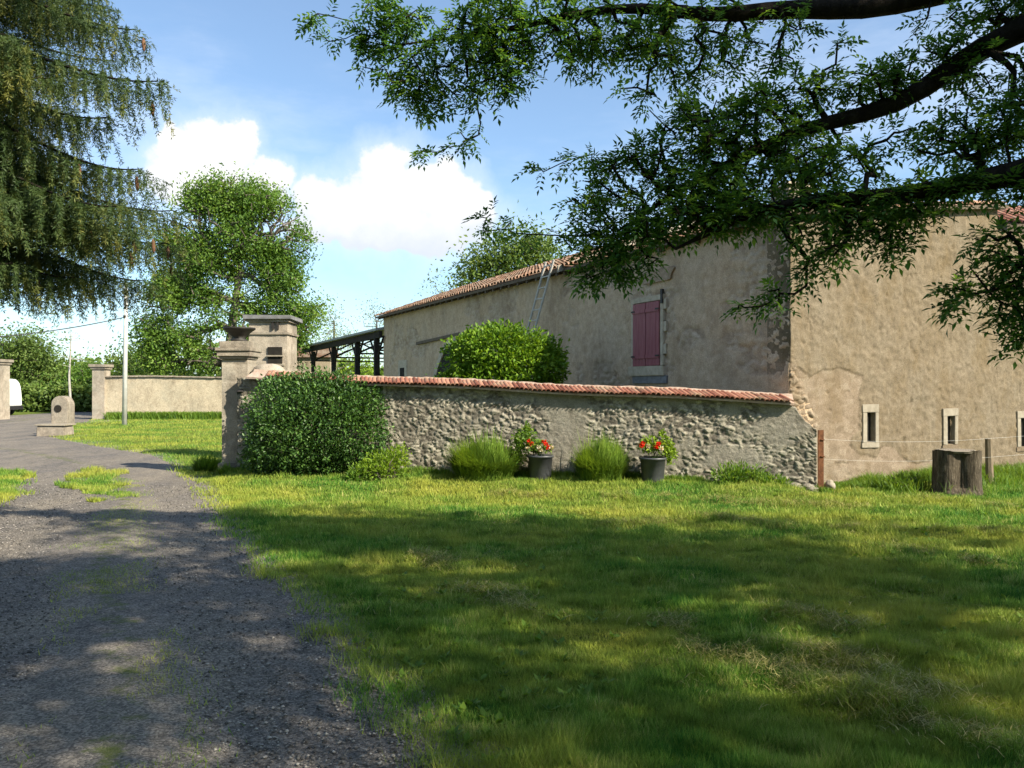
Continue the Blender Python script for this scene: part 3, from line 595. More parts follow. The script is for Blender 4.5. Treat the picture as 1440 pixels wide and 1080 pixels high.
print('tree leaves', len(ix), 'nodes', len(nodes))
# ---- generic background tree
def bgtree(name, label, cat, base, trunkpts, blobs, dens, leafn, leafL, mat, bark=M['barkgrey'], r=.3, group=None, spread=.45, r0=.02, jd=1.0, minz=.0):
    t = thing(name, label, cat, base, group)
    pts = blobpts(blobs, dens, jd); pts = pts[pts[:,2] > minz+.1]
    lb = [(np.array([base]+trunkpts), np.linspace(r, r*.35, len(trunkpts)+1), None)]
    nd, pr, rd, lm, n_ = grow(lb, pts, .3)
    V, Fc = branchmesh(nd, pr, rd, lm, n_, r0, .45, 5); meshobj('trunk', V, Fc, bark, t, smooth=True)
    tips = nd[n_:]; tips = tips[fbm(tips[:,0]*.62+tips[:,1]*.3, tips[:,2]*.62, 23, 3) > .41]; ix = np.repeat(np.arange(len(tips)), leafn); c = tips[ix]+R.normal(size=(len(ix),3))*spread*.5; c[:,2] = np.maximum(c[:,2], minz+.02)
    V, Fc = leafquads(c, rdir(len(ix), -.15), rdir(len(ix), .6), R.uniform(.7,1.3,len(ix))*leafL, R.uniform(.4,.65,len(ix))*leafL)
    cl = np.repeat(R.random(len(tips)), leafn)*.7+R.random(len(ix))*.3
    meshobj('crown', V, Fc, mat, t, attrs={'rnd': np.repeat(cl, 4)}); return t
D = 47
big = [(340,275,50,28,D),(300,282,50,30,D),(385,300,42,34,D),(262,330,36,34,D),(408,340,30,34,D),(345,320,70,38,D),(270,310,30,38,D),(265,370,38,36,D),(400,350,18,32,D),(315,370,50,30,D),(385,385,32,26,D),(400,430,24,20,D,.8),(435,440,26,20,D,1),(420,475,26,18,D,.9),(345,430,40,26,D,.7),(290,420,30,28,D,.8),(235,420,34,30,D,1.3),(215,460,28,22,D,1.4),(215,495,30,14,D,1.4),(255,480,40,22,D,1.2),(290,505,44,18,D,1.3),(300,460,30,18,D,.5),(250,400,34,20,D,1.2),(240,512,44,12,D,1.4),(350,500,40,30,D,.6),(395,495,36,34,D,.8),(400,395,26,34,D),(365,345,40,30,D),(250,350,24,24,D),(410,460,30,22,D),(370,470,36,24,D,.8)]
bgtree('ash_tree', 'tall full-crowned green tree rising behind the yard wall and gate pier', 'tree', P(318,592,D), [P(318,548,D), P(322,500,D), P(328,450,D), P(335,400,D), P(340,350,D)], big, 50, 58, .19, M['ash'], r=.42, spread=.66, r0=.03, minz=1.4)
# ---- spruce, upper left
SP = np.array([-6.7,8.4,0.])
spruce = thing('spruce_tree', 'tall spruce with drooping branches and hanging cones at the left edge', 'spruce', SP)
mb = MB(); mb.tube([SP, SP+[0,0,3], SP+[.05,0,7], SP+[.0,0,11]], [.24,.2,.13,.02], 10); mb.build('trunk', M['bark'], spruce, True)
def bez(a, b, c, d_, n):
    t = np.linspace(0,1,n)[:,None]; return a*(1-t)**3+3*b*t*(1-t)**2+3*c*t*t*(1-t)+d_*t**3
bmesh_ = MB(); C_, Dv, Ln, Rn = [], [], [], []; tips = []
def spruce_branch(p0, p3, sag, droop=.36, dense=1.0):
    p0 = np.array(p0); p3 = np.array(p3); L = np.linalg.norm(p3-p0)
    q = bez(p0, p0+(p3-p0)*.3+[0,0,.12*L], p0+(p3-p0)*.7-[0,0,sag], p3, max(8, int(L/.12)))
    bmesh_.tube(q, list(np.linspace(.03,.006,len(q))), 5, cap=False)
    ax = unit((p3-p0)[None])[0]; side = np.array([-ax[1], ax[0], 0])
    for i in range(2, len(q)):
        f = i/len(q)
        # side shoots, each carrying hanging twigs
        for sg in (-1, 1):
            sl = L*.26*(1-f)+.26; sl *= random.uniform(.5,1.1); n = max(2, int(sl/.065)); dr = unit((side*sg*random.uniform(.4,1)+ax*.8+[0,0,-.15])[None])[0]
            for k in range(n):
                s = q[i]+dr*sl*(k/n)-np.array([0,0,.12*(k/n)**2*sl])
                if random.random() > .97*dense: continue
                hl = droop*random.uniform(.35,1.15)*(1.0 if f < .93 else .8)
                C_.append(s); Dv.append(np.array([dr[0]*.25+random.uniform(-.12,.12), dr[1]*.25+random.uniform(-.12,.12), -1.])); Ln.append(hl); Rn.append(random.random())
            C_.append(q[i]); Dv.append(dr); Ln.append(sl); Rn.append(random.random()*.7)
    tips.append(p3)
def SPt(z): return SP+np.array([0,0,z])
d0 = 8.4
tl = [((190,52),5.9,.2),((150,20),6.3,.25),((222,124),5.2,.25),((160,95),5.4,.2),((195,248),4.6,.35),((150,175),4.9,.3),((243,306),4.1,.35),((190,330),3.8,.3),((236,352),3.7,.3),((205,405),3.5,.3),((150,385),3.4,.3),((110,400),3.2,.25),((120,300),4.0,.3),((90,230),4.6,.3),((70,120),5.4,.3),((60,40),6.2,.3),((50,400),3.1,.25),((20,380),3.1,.2),((110,350),3.6,.3),((60,320),3.9,.3),((130,250),4.4,.3),((95,160),5.1,.3),((30,180),5.0,.3),((40,270),4.3,.3),((130,5),6.5,.3),((100,30),6.2,.3),((170,300),4.1,.3),((20,60),6,.3),((60,-40),6.9,.3),((120,-40),6.9,.3)]
for (pt, z0, sag) in tl:
    spruce_branch(SPt(z0+.2), P(pt[0], pt[1]-10, d0+random.uniform(-1.2,1.0)), sag)
for k in range(46):
    if k < 7:
        px_ = random.uniform(-30,120); py_ = random.uniform(0,360); spruce_branch(SPt(1.9+EYE+(HZ-py_)/F*8.4*.95-.9+random.uniform(-.2,.2)), P(px_,py_-20,8.4+random.uniform(-2,1.5)), .3, .46)                                                   # the other sides of the tree
    z = 3.5+k*.15; a = random.uniform(.5, 2*math.pi-.9)+math.pi*.15; L = (10.8-z)*.34*random.uniform(.7,1.1)
    dx, dy = math.cos(a)*L, math.sin(a)*L
    if dx > .8 and dy < 0: dy = -dy*.4
    spruce_branch(SPt(z), SP+[dx, dy, z-.6-L*.1], .25, .34, .6)
bmesh_.build('branch', M['bark'], spruce); bpy.data.objects['branch'].name = 'branches'
C_ = np.array(C_); Dv = unit(np.array(Dv)); Ln = np.array(Ln); Rn = np.array(Rn)
nn = np.maximum(12, (Ln*210).astype(int)); ix = np.repeat(np.arange(len(C_)), nn); t = R.random(len(ix)); c = C_[ix]+Dv[ix]*(t*Ln[ix])[:,None]+R.normal(size=(len(ix),3))*.004
dd = unit(Dv[ix]*.8+rdir(len(ix))); V, Fc = leafquads(c, dd, rdir(len(ix)), R.uniform(.03,.055,len(ix)), np.full(len(ix),.0085), 0)
tipr = np.clip(Rn[ix]*.75+.25*t, 0, 1); meshobj('foliage', V, Fc, M['needle'], spruce, attrs={'rnd': np.repeat(tipr, 4)})
print('needles', len(ix))
cn = MB(); sel = R.permutation(len(C_)); cc = 0
cones = [(213,55),(222,126),(194,250),(238,318),(232,345),(208,395),(212,408),(200,402),(140,300),(128,310),(108,205),(112,215),(15,125),(10,140),(150,340),(12,395),(100,340),(60,380),(185,385),(90,290)]
cproto = None
for i, (px, py) in enumerate(cones):
    q = P(px, py, d0+random.uniform(-.9,-.2)); tgt = C_[np.argmin(np.linalg.norm(C_-q, axis=1))]; q = tgt+np.array([0,0,-.03])
    m_ = MB(); m_.tube([q, q+[0,0,-.03], q+[.003,0,-.07], q+[.004,0,-.11], q+[.004,0,-.135]], [.006,.017,.020,.015,.004], 8); m_.build('cone', M['cone'], spruce, True)
# ------------------------------------------------------------------ rough walls
def wallmesh(name, o, d, s0, s1, ztop, thick, step, hf, mat, parent=None, z0=-.15, flip=False, holes=()):
    """front face = displaced grid in the vertical plane through o along d; outward normal to the left/right of d"""
    n = np.array([d[1], -d[0]])*(-1 if flip else 1)
    ns = max(2, int((s1-s0)/step)+1); nz = max(2, int((np.max(ztop(np.array([s0,(s0+s1)/2,s1])))-z0)/step)+1)
    s = np.linspace(s0, s1, ns); v = np.linspace(0, 1, nz); SS, VV = np.meshgrid(s, v); top = ztop(SS); ZZ = z0+VV*(top-z0)
    h, cid, lay = hf(SS, ZZ)
    for (a, b, c, e) in holes:                                          # recess the opening
        inside = (SS > a) & (SS < b) & (ZZ > c) & (ZZ < e); h = np.where(inside, -.28, h)
    Xw = o[0]+d[0]*SS+n[0]*h; Yw = o[1]+d[1]*SS+n[1]*h
    V = np.stack([Xw, Yw, ZZ], -1).reshape(-1,3); Fc = gridfaces(nz, ns); 
    b = len(V); idx = np.arange(nz*ns).reshape(nz, ns)
    rimi = np.concatenate([idx[:,0], idx[-1,1:], idx[::-1,-1][1:]])
    back = V[rimi].copy(); back[:,0] = o[0]+d[0]*SS.ravel()[rimi]-n[0]*thick; back[:,1] = o[1]+d[1]*SS.ravel()[rimi]-n[1]*thick
    V = np.vstack([V, back]); m = len(rimi); k = np.arange(m-1)
    F2 = np.stack([rimi[:-1], rimi[1:], b+k+1, b+k], -1)
    # back sheet
    ntop = idx[-1]; L = nz-1
    Bk = np.array([[b, b+L, b+L+ns-1, b+m-1]])
    return meshobj(name, V, np.concatenate([Fc, F2, Bk]) if True else Fc, mat, parent, smooth=False, attrs={'cid': np.concatenate([cid.ravel(), cid.ravel()[rimi]]), 'lay': np.concatenate([lay.ravel(), lay.ravel()[rimi]])})
def rubble(S_, Z_, sc=.15, amp=.035, seed=1, asp=1.5):
    wx = S_+.16*(fbm(S_*7, Z_*7, seed+3, 4)-.5)+.25*Z_; wz = Z_+.14*(fbm(S_*7+9, Z_*7, seed+4, 4)-.5)
    f1, f2, cid = voro(wx/(sc*asp), wz/sc, seed); e = sstep(0, .32, f2-f1)
    return amp*(e*(.35+.9*cid)-.5)+.034*(fbm(S_*17+Z_*6, Z_*17, seed+7, 4)-.5)+.03*(fbm(S_*2.2, Z_*2.2, seed+8, 3)-.5), cid, e
gd = unit((GW1-GW0)[None])[0]; gl = np.linalg.norm(GW1-GW0)
# top of the garden wall from the photograph's two ends
gtl = 1.86; gtr = 1.40
def gtop(s): return gtl+(gtr-gtl)*np.clip(s,0,gl)/gl+.012*np.sin(s*1.7)
def gh(S_, Z_):
    h, cid, e = rubble(S_, Z_, .062, .022, 2, 1.6)
    pl = sstep(.50,.62, fbm(S_*1.4, Z_*1.8, 12, 4)+.12*sstep(.35,.0, gtop(S_)-Z_)-.04)      # smoother rendered areas
    h2 = .012*(fbm(S_*9, Z_*9, 6, 4)-.5)+.012
    h = h*(1-pl*.75)+h2*pl*.75
    h += .05*sstep(.35,-.05,Z_)*fbm(S_*3,Z_*3,9,2)
    return h+.02, cid, np.clip(np.maximum(pl, 1-e*1.3), 0, 1)
gwall = thing('garden_wall', 'long low rubble stone wall capped with red clay tiles', 'wall', (*((GW0+GW1)/2), 0))
wallmesh('masonry', GW0, gd, .35, gl-.02, lambda s: gtop(s)-.03-.42*np.clip((s-gl+.42)/.4,0,1)**1.3+.16*(fbm(s*9,s*0,3,3)-.5)*sstep(gl-.5,gl-.35,s), .36, .018, gh, M['garden'], gwall)
# coping of clay tiles, laid a little askew
nrm = np.array([gd[1], -gd[0]])
def w3(s, off, z): return np.array([GW0[0]+gd[0]*s+nrm[0]*off, GW0[1]+gd[1]*s+nrm[1]*off, z])
TV, TF, TRn = [], [], []; s = .95; b = 0; k = 0
while s < gl-.44:
    zt = float(gtop(s)); skew = .14; jz = random.uniform(-.008,.008); r1 = .044+random.uniform(-.004,.004); rr = random.random(); nseg = 6
    top = []; 
    for (f, rad_) in ((0, r1*.8), (.5, r1*.92), (1, r1)):
        c = w3(s-skew*.3+skew*f+random.uniform(-.003,.003), -.16+.33*f, zt+.095-.095*f+jz)
        ax = np.array([gd[0]*skew+nrm[0]*.33, gd[1]*skew+nrm[1]*.33, -.095]); ax /= np.linalg.norm(ax); sd = np.cross(ax, [0,0,1]); sd /= np.linalg.norm(sd); up = np.cross(sd, ax)
        for q in range(nseg+1):
            a = math.pi*q/nseg; TV.append(c+sd*math.cos(a)*rad_+up*math.sin(a)*rad_*.85)
        for q in range(nseg, -1, -1):
            a = math.pi*q/nseg; TV.append(c+sd*math.cos(a)*(rad_-.012)+up*math.sin(a)*(rad_-.012)*.85-up*.002)
    m = 2*(nseg+1)
    for j in range(2):
        for q in range(m): TF.append((b+j*m+q, b+j*m+(q+1)%m, b+(j+1)*m+(q+1)%m, b+(j+1)*m+q))
    for q in range(nseg): 
        TF.append((b+2*m+q, b+2*m+q+1, b+2*m+m-2-q, b+2*m+m-1-q)); TF.append((b+q+1, b+q, b+m-1-q, b+m-2-q))
    TRn += [rr]*(3*m); b += 3*m; s += r1*1.72
meshobj('tile_coping', np.array(TV), TF, M['tile'], gwall, attrs={'rnd': TRn})
# bed under the tiles and mortar ridge behind them
def sl(s, off, dz): return w3(s, off, float(gtop(s))+dz)
V = []; Fc = []; ss = np.linspace(.6, gl-.36, 120)
for i, s in enumerate(ss):
    j = random.uniform(-.008,.008)
    V += [sl(s,.13,-.012+j), sl(s,.13,-.045), sl(s,-.39,-.045), sl(s,-.39,.02), sl(s,-.24,.125+j), sl(s,-.15,.13+j), sl(s,-.12,.09)]
for i in range(119):
    for q in range(7): Fc.append((i*7+q, i*7+(q+1)%7, (i+1)*7+(q+1)%7, (i+1)*7+q))
Fc += [tuple(range(6,-1,-1)), tuple(119*7+q for q in range(7))]
m, nt = newmat('mortar'); finish(nt, ramp(nt, noise(nt, pos(nt), 9, 8, .7), [(.3,(.30,.20,.15)),(.7,(.50,.40,.33))]), .95, noise(nt, pos(nt), 60), .5, .01); M['mortar'] = m
meshobj('mortar_bed', np.array(V), Fc, M['mortar'], gwall)
# broken joint streak under the coping
def roundstone(c, r, seed, mat, name, parent, n=14, amp=.2, squash=(1,1,1)):
    th = np.linspace(0, np.pi, n); ph = np.linspace(0, 2*np.pi, 2*n, endpoint=False); T, Pp = np.meshgrid(th, ph, indexing='ij')
    rr = 1+amp*(fbm(Pp*1.2*np.sin(T)+seed*3.1, T*2+seed, seed, 3)-.5)*2*np.sin(T)**.5
    V = np.stack([np.sin(T)*np.cos(Pp)*rr*r*squash[0], np.sin(T)*np.sin(Pp)*rr*r*squash[1], np.cos(T)*rr*r*squash[2]], -1).reshape(-1,3)+np.array(c)
    i = np.arange(n*2*n).reshape(n, 2*n); j = np.roll(i, -1, 1); Fc = np.stack([i[:-1], i[1:], j[1:], j[:-1]], -1).reshape(-1,4)
    z = np.full(len(V), .5); return meshobj(name, V, Fc, mat, parent, smooth=True, attrs={'cid': z, 'lay': z})
# rounded shoulder between the pier and the tiled coping
roundstone(P(378,524,14.95), .30, 4, M['pier'], 'shoulder', gwall, squash=(1.05,.8,.55))
# ------------------------------------------------------------------ gate pier
PX = float(P(335,0,15)[0]); pier = thing('gate_pier', 'weathered stone gate pier with moulded cap at the end of the garden wall', 'pier', (PX,15.05,0))
def rel(px): return (px-CX)/F*14.85
def face4(name, cx, cy, wx, wy, z0, z1, mat, parent, seed, step=.03, amp=.012, rub=False):
    """four rough faces of a square block"""
    Vs, Fs, Cs, Ls = [], [], [], []; b = 0
    for q, (o, d, L) in enumerate((((cx-wx/2,cy-wy/2),(1,0),wx), ((cx+wx/2,cy-wy/2),(0,1),wy), ((cx+wx/2,cy+wy/2),(-1,0),wx), ((cx-wx/2,cy+wy/2),(0,-1),wy))):
        n = (d[1], -d[0]); ns = max(3, int(L/step)); nz = max(3, int((z1-z0)/step)); SS, ZZ = np.meshgrid(np.linspace(0,L,ns), np.linspace(z0,z1,nz))
        if rub: h, cid, e = rubble(SS+q*7, ZZ, .16, .03, seed, 1.6)
        else:
            h = amp*(fbm(SS*9+q*5, ZZ*9, seed, 4)-.5)*2; cid = fbm(SS*2,ZZ*4,seed+2,2)
            jn = np.abs(((ZZ-z0)/.31) % 1-.5); h -= .012*sstep(.46,.5,jn)
        ed = sstep(0,.04,np.minimum(SS,L-SS)); h = h*ed
        Vs.append(np.stack([o[0]+d[0]*SS+n[0]*h, o[1]+d[1]*SS+n[1]*h, ZZ], -1).reshape(-1,3)); Fs.append(gridfaces(nz,ns)+b); Cs.append(cid.ravel()); Ls.append(0*cid.ravel()); b += ns*nz
    c = np.array([[cx-wx/2,cy-wy/2,z1],[cx+wx/2,cy-wy/2,z1],[cx+wx/2,cy+wy/2,z1],[cx-wx/2,cy+wy/2,z1]]); Vs.append(c); Fs.append(np.array([[b,b+1,b+2,b+3]])); Cs.append(np.full(4,.5)); Ls.append(np.zeros(4))
    return meshobj(name, np.concatenate(Vs), np.concatenate(Fs), mat, parent, attrs={'cid': np.concatenate(Cs), 'lay': np.concatenate(Ls)})
face4('shaft', (rel(312)+rel(348))/2, 15.1, rel(348)-rel(312), .50, -.1, 2.16, M['pier'], pier, 3)
mc = (rel(312)+rel(348))/2; wd = rel(348)-rel(312)
for (g, z0, z1) in ((.05,2.163,2.215),(.13,2.218,2.31),(.18,2.313,2.375),(.06,2.378,2.50)):
    mb = MB(); mb.box((mc,15.1,(z0+z1)/2), (wd+g,.56+g,z1-z0), jit=.006); mb.build('cap', M['pier'], pier, bevel=.008)
mb = MB(); pl_ = [G(305,669)[:2]]; mb.box((mc,15.1,.10), (wd+.10,.66,.32), jit=.02); mb.build('plinth', M['pier'], pier, bevel=.015)
urn = thing('iron_bowl', 'dark wide-rimmed metal bowl standing on top of the gate pier', 'bowl', (mc,15.1,2.5))
mb = MB(); mb.lathe((mc,15.1,2.503), [(.15,0),(.16,.03),(.10,.06),(.15,.11),(.21,.17),(.27,.215),(.295,.235),(.295,.26),(.26,.262),(.05,.262)], 28); mb.build('bowl', M['iron'], urn, True)
# wall lantern on the pier face
ln = thing('wall_lantern', 'small black lantern fixed to the pier face beside the dark shrub', 'lantern', P(340,556,14.72))
q = P(340,556,14.70); mb = MB(); mb.box(q+[0,0,-.02], (.11,.11,.17), taper=1.25); mb.build('glass', M['glass'], ln)
mb = MB(); mb.lathe(q+[0,0,.068], [(.11,0),(.09,.02),(.03,.07),(.012,.09),(.012,.12)], 10); mb.build('roof', M['iron'], ln)
mb = MB(); mb.tube([q+[0,0,.17], q+[0,.04,.20], q+[0,.12,.19]], .011, 6); mb.build('bracket', M['iron'], ln); mb = MB(); mb.box(q+[0,0,-.12],(.075,.075,.03)); mb.build('base', M['iron'], ln)
# ------------------------------------------------------------------ little gatehouse behind
gx0, gx1, gy0 = (350-CX)/F*18, (404-CX)/F*18, 18.0; gc = (gx0+gx1)/2; gwid = gx1-gx0
def zz(py, d=18.0): return EYE+(HZ-py)/F*d
gh_ = thing('stone_hut', 'small square stone hut with flat slab roof behind the gate pier', 'hut', (gc,18.6,0))
face4('wall', gc, 18.4, gwid, .8, -.1, zz(452), M['pier'], gh_, 9, .04)
mb = MB(); mb.box((gc,18.4,zz(446.5)), (gwid+.22,1.02,.10), jit=.01); mb.build('roof_slab', M['slate'], gh_, bevel=.01)
mb = MB(); mb.box((gc,18.4,zz(451)), (gwid+.10,.9,.05), jit=.004); mb.build('cornice', M['pier'], gh_)
mb = MB(); mb.box((gc,18.4,zz(469)), (gwid+.07,.87,.05), jit=.004); mb.build('string_course', M['pier'], gh_)
wx = (387-CX)/F*18
fr = MB(); hw = 10*18/F
for (a, e) in ((488,499),(502,511),):
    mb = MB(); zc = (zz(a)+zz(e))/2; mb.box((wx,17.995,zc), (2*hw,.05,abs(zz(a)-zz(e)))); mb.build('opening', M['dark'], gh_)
mb = MB(); mb.box((wx,17.97,zz(500.5)), (2*hw+.05,.09,.03)); mb.box((wx,17.97,zz(513)), (2*hw+.1,.09,.04)); mb.build('sill', M['paleframe'], gh_)
mb = MB(); mb.box(((384-CX)/F*18,17.98,zz(457)), (.05,.05,.20)); mb.box(((391-CX)/F*18,17.98,zz(457)), (.04,.05,.20)); mb.build('iron_strap', M['iron'], gh_)
# ------------------------------------------------------------------ farm building
farm = thing('farm_building', 'old rendered stone farm building with tiled roof and burgundy shutters', 'building', (*CO, 0))
LT = onwall(540, 0, CO, LD)[0]
def lw(px, py): return onwall(px, py, CO, LD)
def rw(px, py): return onwall(px, py, CO, RD)
crk = [lw(*p) for p in ((917,378),(925,400),(932,402),(941,420),(936,440),(941,470))]
doorL = lw(611,520)[0]; doorR = lw(655,520)[0]
def lh(S_, Z_):
    h, cid, e = rubble(S_, Z_, .13, .03, 14, 1.5)
    n = fbm(S_*.55+3, Z_*.9, 22, 4); lay = sstep(.46,.51, n+.10*sstep(4,9,S_)-.14*sstep(3.4,4.4,Z_)*sstep(8,2,S_)+.03)
    h = h*(1-lay)+lay*(.018+.034*(fbm(S_*8, Z_*8, 16, 4)-.5)); return h, cid, lay
def pd(pl, S_, Z_): return distline(S_, Z_, np.array(pl))
zl = lambda s: 4.36+.012*s
wallmesh('wall', CO, LD, .0, LT, zl, .5, .035, lh, M['farm'], farm, z0=-.1, flip=True)
# gable side
poly = [rw(*p) for p in ((1108,505),(1125,520),(1140,531),(1152,522),(1175,516),(1192,519),(1203,527),(1213,530),(1209,542),(1207,575),(1207,605),(1197,612),(1195,624),(1207,640),(1232,643),(1240,627),(1255,629),(1265,638),(1275,646),(1288,652),(1312,645),(1330,641),(1378,656),(1470,652),(1600,650))]
poly = poly+[(20,9),(-1,9)]
patch = [rw(*p) for p in ((1420,440),(1445,500),(1400,520),(1470,560),(1500,420))]
SE = rw(1401,0)[0]
def rh(S_, Z_):
    ws = S_+.10*(fbm(S_*4, Z_*4, 41, 4)-.5); wz = Z_+.10*(fbm(S_*4+5, Z_*4, 43, 4)-.5)
    lay = inpoly(ws, wz, poly).astype(float)
    # exposed rubble quoins by the corner, low down
    wq = .42*sstep(2.0,1.0,Z_)+.10+.12*(fbm(S_*0, Z_*4, 51, 3)-.5)
    rub = sstep(wq+.08, wq-.02, S_)*sstep(2.35,1.7,Z_)
    hr, cid, e = rubble(S_, Z_, .09, .05, 33, 1.9)
    coarse = .03*(fbm(S_*14, Z_*14, 36, 4)-.5)+.03*(fbm(S_*1.7,Z_*1.7,38,3)-.5)
    pits = -.02*sstep(.78,.84,fbm(S_*7, Z_*5, 60, 3))
    h = lay*(.022+coarse)+(1-lay)*(.006+.014*(fbm(S_*6,Z_*6,37,4)-.5)-.02*sstep(.16,.0,np.abs(fbm(S_*2.3,Z_*2.3,71,3)-.5))*0)+pits
    h = h*(1-rub)+rub*(hr+.01); return h, cid, lay*(1-rub)
slits = []
for (a, b_, c, e) in ((1217,1228,580,621),(1329.5,1340,585,624),(1433,1444,588,627)):
    s0, z1 = rw(a, c); s1, z0 = rw(b_, e); slits.append((s0, s1, z0, z1))
rt = lambda s: np.where(s < SE, 4.42+.115*s, 4.55)
o1 = wallmesh('gable_wall', CO, RD, .0, SE+3.0, lambda s: 4.42+.115*np.minimum(s,SE)-.45*(s>SE), .5, .022, rh, M['gable'], farm, z0=-.1, holes=slits)
RN = np.array([RD[1], -RD[0]]); LN = -np.array([LD[1], -LD[0]])
def wp(o, d, n, s, off, z): return np.array([o[0]+d[0]*s+n[0]*off, o[1]+d[1]*s+n[1]*off, z])
def wbox(mb, o, d, n, s0, s1, z0, z1, off0, off1, jit=0):
    v = [wp(o,d,n,a,b,z)+np.random.uniform(-jit,jit,3) for z in (z0,z1) for a, b in ((s0,off0),(s1,off0),(s1,off1),(s0,off1))]
    return mb.add(v, [(3,2,1,0),(4,5,6,7),(0,1,5,4),(1,2,6,5),(2,3,7,6),(3,0,4,7)])
np.random.seed(3)
for i, (s0, s1, z0, z1) in enumerate(slits):
    sw = (s1-s0); f = bpy.data.objects.new('slit_window', None); link(f, farm); f.location = tuple(wp(CO,RD,RN,(s0+s1)/2,0,z0)-wloc(farm))
    mb = MB(); lf = .105; rf = .085; tp_ = .135
    wbox(mb, CO,RD,RN, s0-lf, s0, z0-.01, z1, -.26, .045, .004); wbox(mb, CO,RD,RN, s1, s1+rf, z0-.01, z1, -.26, .045, .004); wbox(mb, CO,RD,RN, s0-lf-.01, s1+rf+.005, z1, z1+tp_, -.2, .048, .004)
    mb.build('stone_frame', M['paleframe'], f, bevel=.006)
    mb = MB(); wbox(mb, CO,RD,RN, s0-lf-.02, s1+rf+.02, z0-.10, z0-.012, -.26, .040, .006); mb.build('sill', M['gable'] if i else M['paleframe'], f, bevel=.006)
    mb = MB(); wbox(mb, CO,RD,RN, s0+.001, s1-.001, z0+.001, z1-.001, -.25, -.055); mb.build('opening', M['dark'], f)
# shutters
s1_, zt = lw(894,429); s0_, zb = lw(931,513); s1_, zb2 = lw(894,516); zt2 = lw(931,423)[1]; zt = (zt+zt2)/2; zb = (zb+zb2)/2; smid = (s0_+s1_)/2
win = bpy.data.objects.new('shuttered_window', None); link(win, farm); win.location = tuple(wp(CO,LD,LN,smid,0,zb)-wloc(farm))
for a, b_ in ((s0_, smid-.008), (smid+.008, s1_)):
    mb = MB(); nb = 4
    for k in range(nb):
        u0 = a+(b_-a)*k/nb; u1 = a+(b_-a)*(k+1)/nb-.006; wbox(mb, CO,LD,LN, u0, u1, zb, zt, .050, .078)
    for z in (zb+.15, zt-.2): wbox(mb, CO,LD,LN, a, b_, z, z+.07, .0785, .095)
    mb.build('shutter', M['shutter'], win)
for z in (zb+.18, zt-.17):
    for a in (s0_-.03, s1_-.10):
        mb = MB(); wbox(mb, CO,LD,LN, a, a+.13, z, z+.03, .096, .103); mb.build('hinge', M['iron'], win)
mb = MB(); wbox(mb, CO,LD,LN, s0_-.10, s0_-.005, zb-.0, zt+.02, -.05, .058, .006); wbox(mb, CO,LD,LN, s1_+.005, s1_+.09, zb, zt+.02, -.05, .058, .006); wbox(mb, CO,LD,LN, s0_-.12, s1_+.11, zt+.022, zt+.12, -.05, .055, .006)
z = zb
k = 0
while z < zt-.1:
    wbox(mb, CO,LD,LN, s0_-.10-(.10 if k%2 else .02), s0_-.101, z, z+.2, -.05, .048, .006); z += .22; k += 1
mb.build('stone_surround', M['cutstone'], win, bevel=.006)
mb = MB(); wbox(mb, CO,LD,LN, s0_-.16, s1_+.16, zb-.20, zb-.01, -.05, .09, .008); mb.build('sill', M['cutstone'], win, bevel=.012)
mb = MB(); wbox(mb, CO,LD,LN, s0_-.22, s1_+.05, zb-.36, zb-.205, -.05, .055, .006); mb.build('slate_lintel', M['slate'], win, bevel=.006)
a = lw(934,408); mb = MB(); wbox(mb, CO,LD,LN, a[0]-.035, a[0]+.03, a[1]-.26, a[1]+.02, .03, .075); mb.build('wall_anchor', M['iron'], farm)
a = lw(926,388); mb = MB(); pg = [(a[0]+.62*math.cos(t)*(1+.2*math.sin(3*t+1)), a[1]+.17*math.sin(t)*(1+.25*math.cos(2*t))) for t in np.linspace(0,2*math.pi,22)[:-1]]
mb.prism(pg, lambda s,z: wp(CO,LD,LN,s,.062,z), lambda s,z: wp(CO,LD,LN,s,0,z)); mb.build('render_patch', M['farm'], farm)
# arched doorway and its relieving beam, far end
def arch(px0, px1, pytop, pybot, name):
    a = lw(px1, pybot); b_ = lw(px0, pybot); s0, s1 = a[0], b_[0]; zt_ = lw((px0+px1)/2, pytop)[1]; r_ = (s1-s0)/2; c = (s0+s1)/2; zc = zt_-r_*.8
    inner = [(s0,0.0)]+[(c-r_*math.cos(t), zc+r_*.8*math.sin(t)) for t in np.linspace(0,math.pi,13)]+[(s1,0.0)]
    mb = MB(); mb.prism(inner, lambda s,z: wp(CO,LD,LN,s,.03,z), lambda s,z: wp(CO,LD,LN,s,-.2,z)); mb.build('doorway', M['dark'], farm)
    mb = MB()
    for i, t in enumerate(np.linspace(0,math.pi,12)[:-1]):
        t2 = t+math.pi/11*.94; q = [(c-r_*math.cos(t), zc+r_*.8*math.sin(t)), (c-r_*math.cos(t2), zc+r_*.8*math.sin(t2)), (c-(r_+.24)*math.cos(t2), zc+(r_*.8+.24)*math.sin(t2)), (c-(r_+.24)*math.cos(t), zc+(r_*.8+.24)*math.sin(t))]
        mb.prism(q, lambda s,z: wp(CO,LD,LN,s,.07,z), lambda s,z: wp(CO,LD,LN,s,-.1,z))
    mb.build('arch_stones', M['cutstone'], farm)
arch(612, 690, 478, 520, 'door')
mb = MB(); a = lw(588,485); b_ = lw(648,472); mb.prism([(a[0],a[1]),(b_[0],b_[1]),(b_[0],b_[1]+.10),(a[0],a[1]+.10)], lambda s,z: wp(CO,LD,LN,s,.09,z), lambda s,z: wp(CO,LD,LN,s,-.1,z)); mb.build('timber_lintel', M['woodold'], farm)
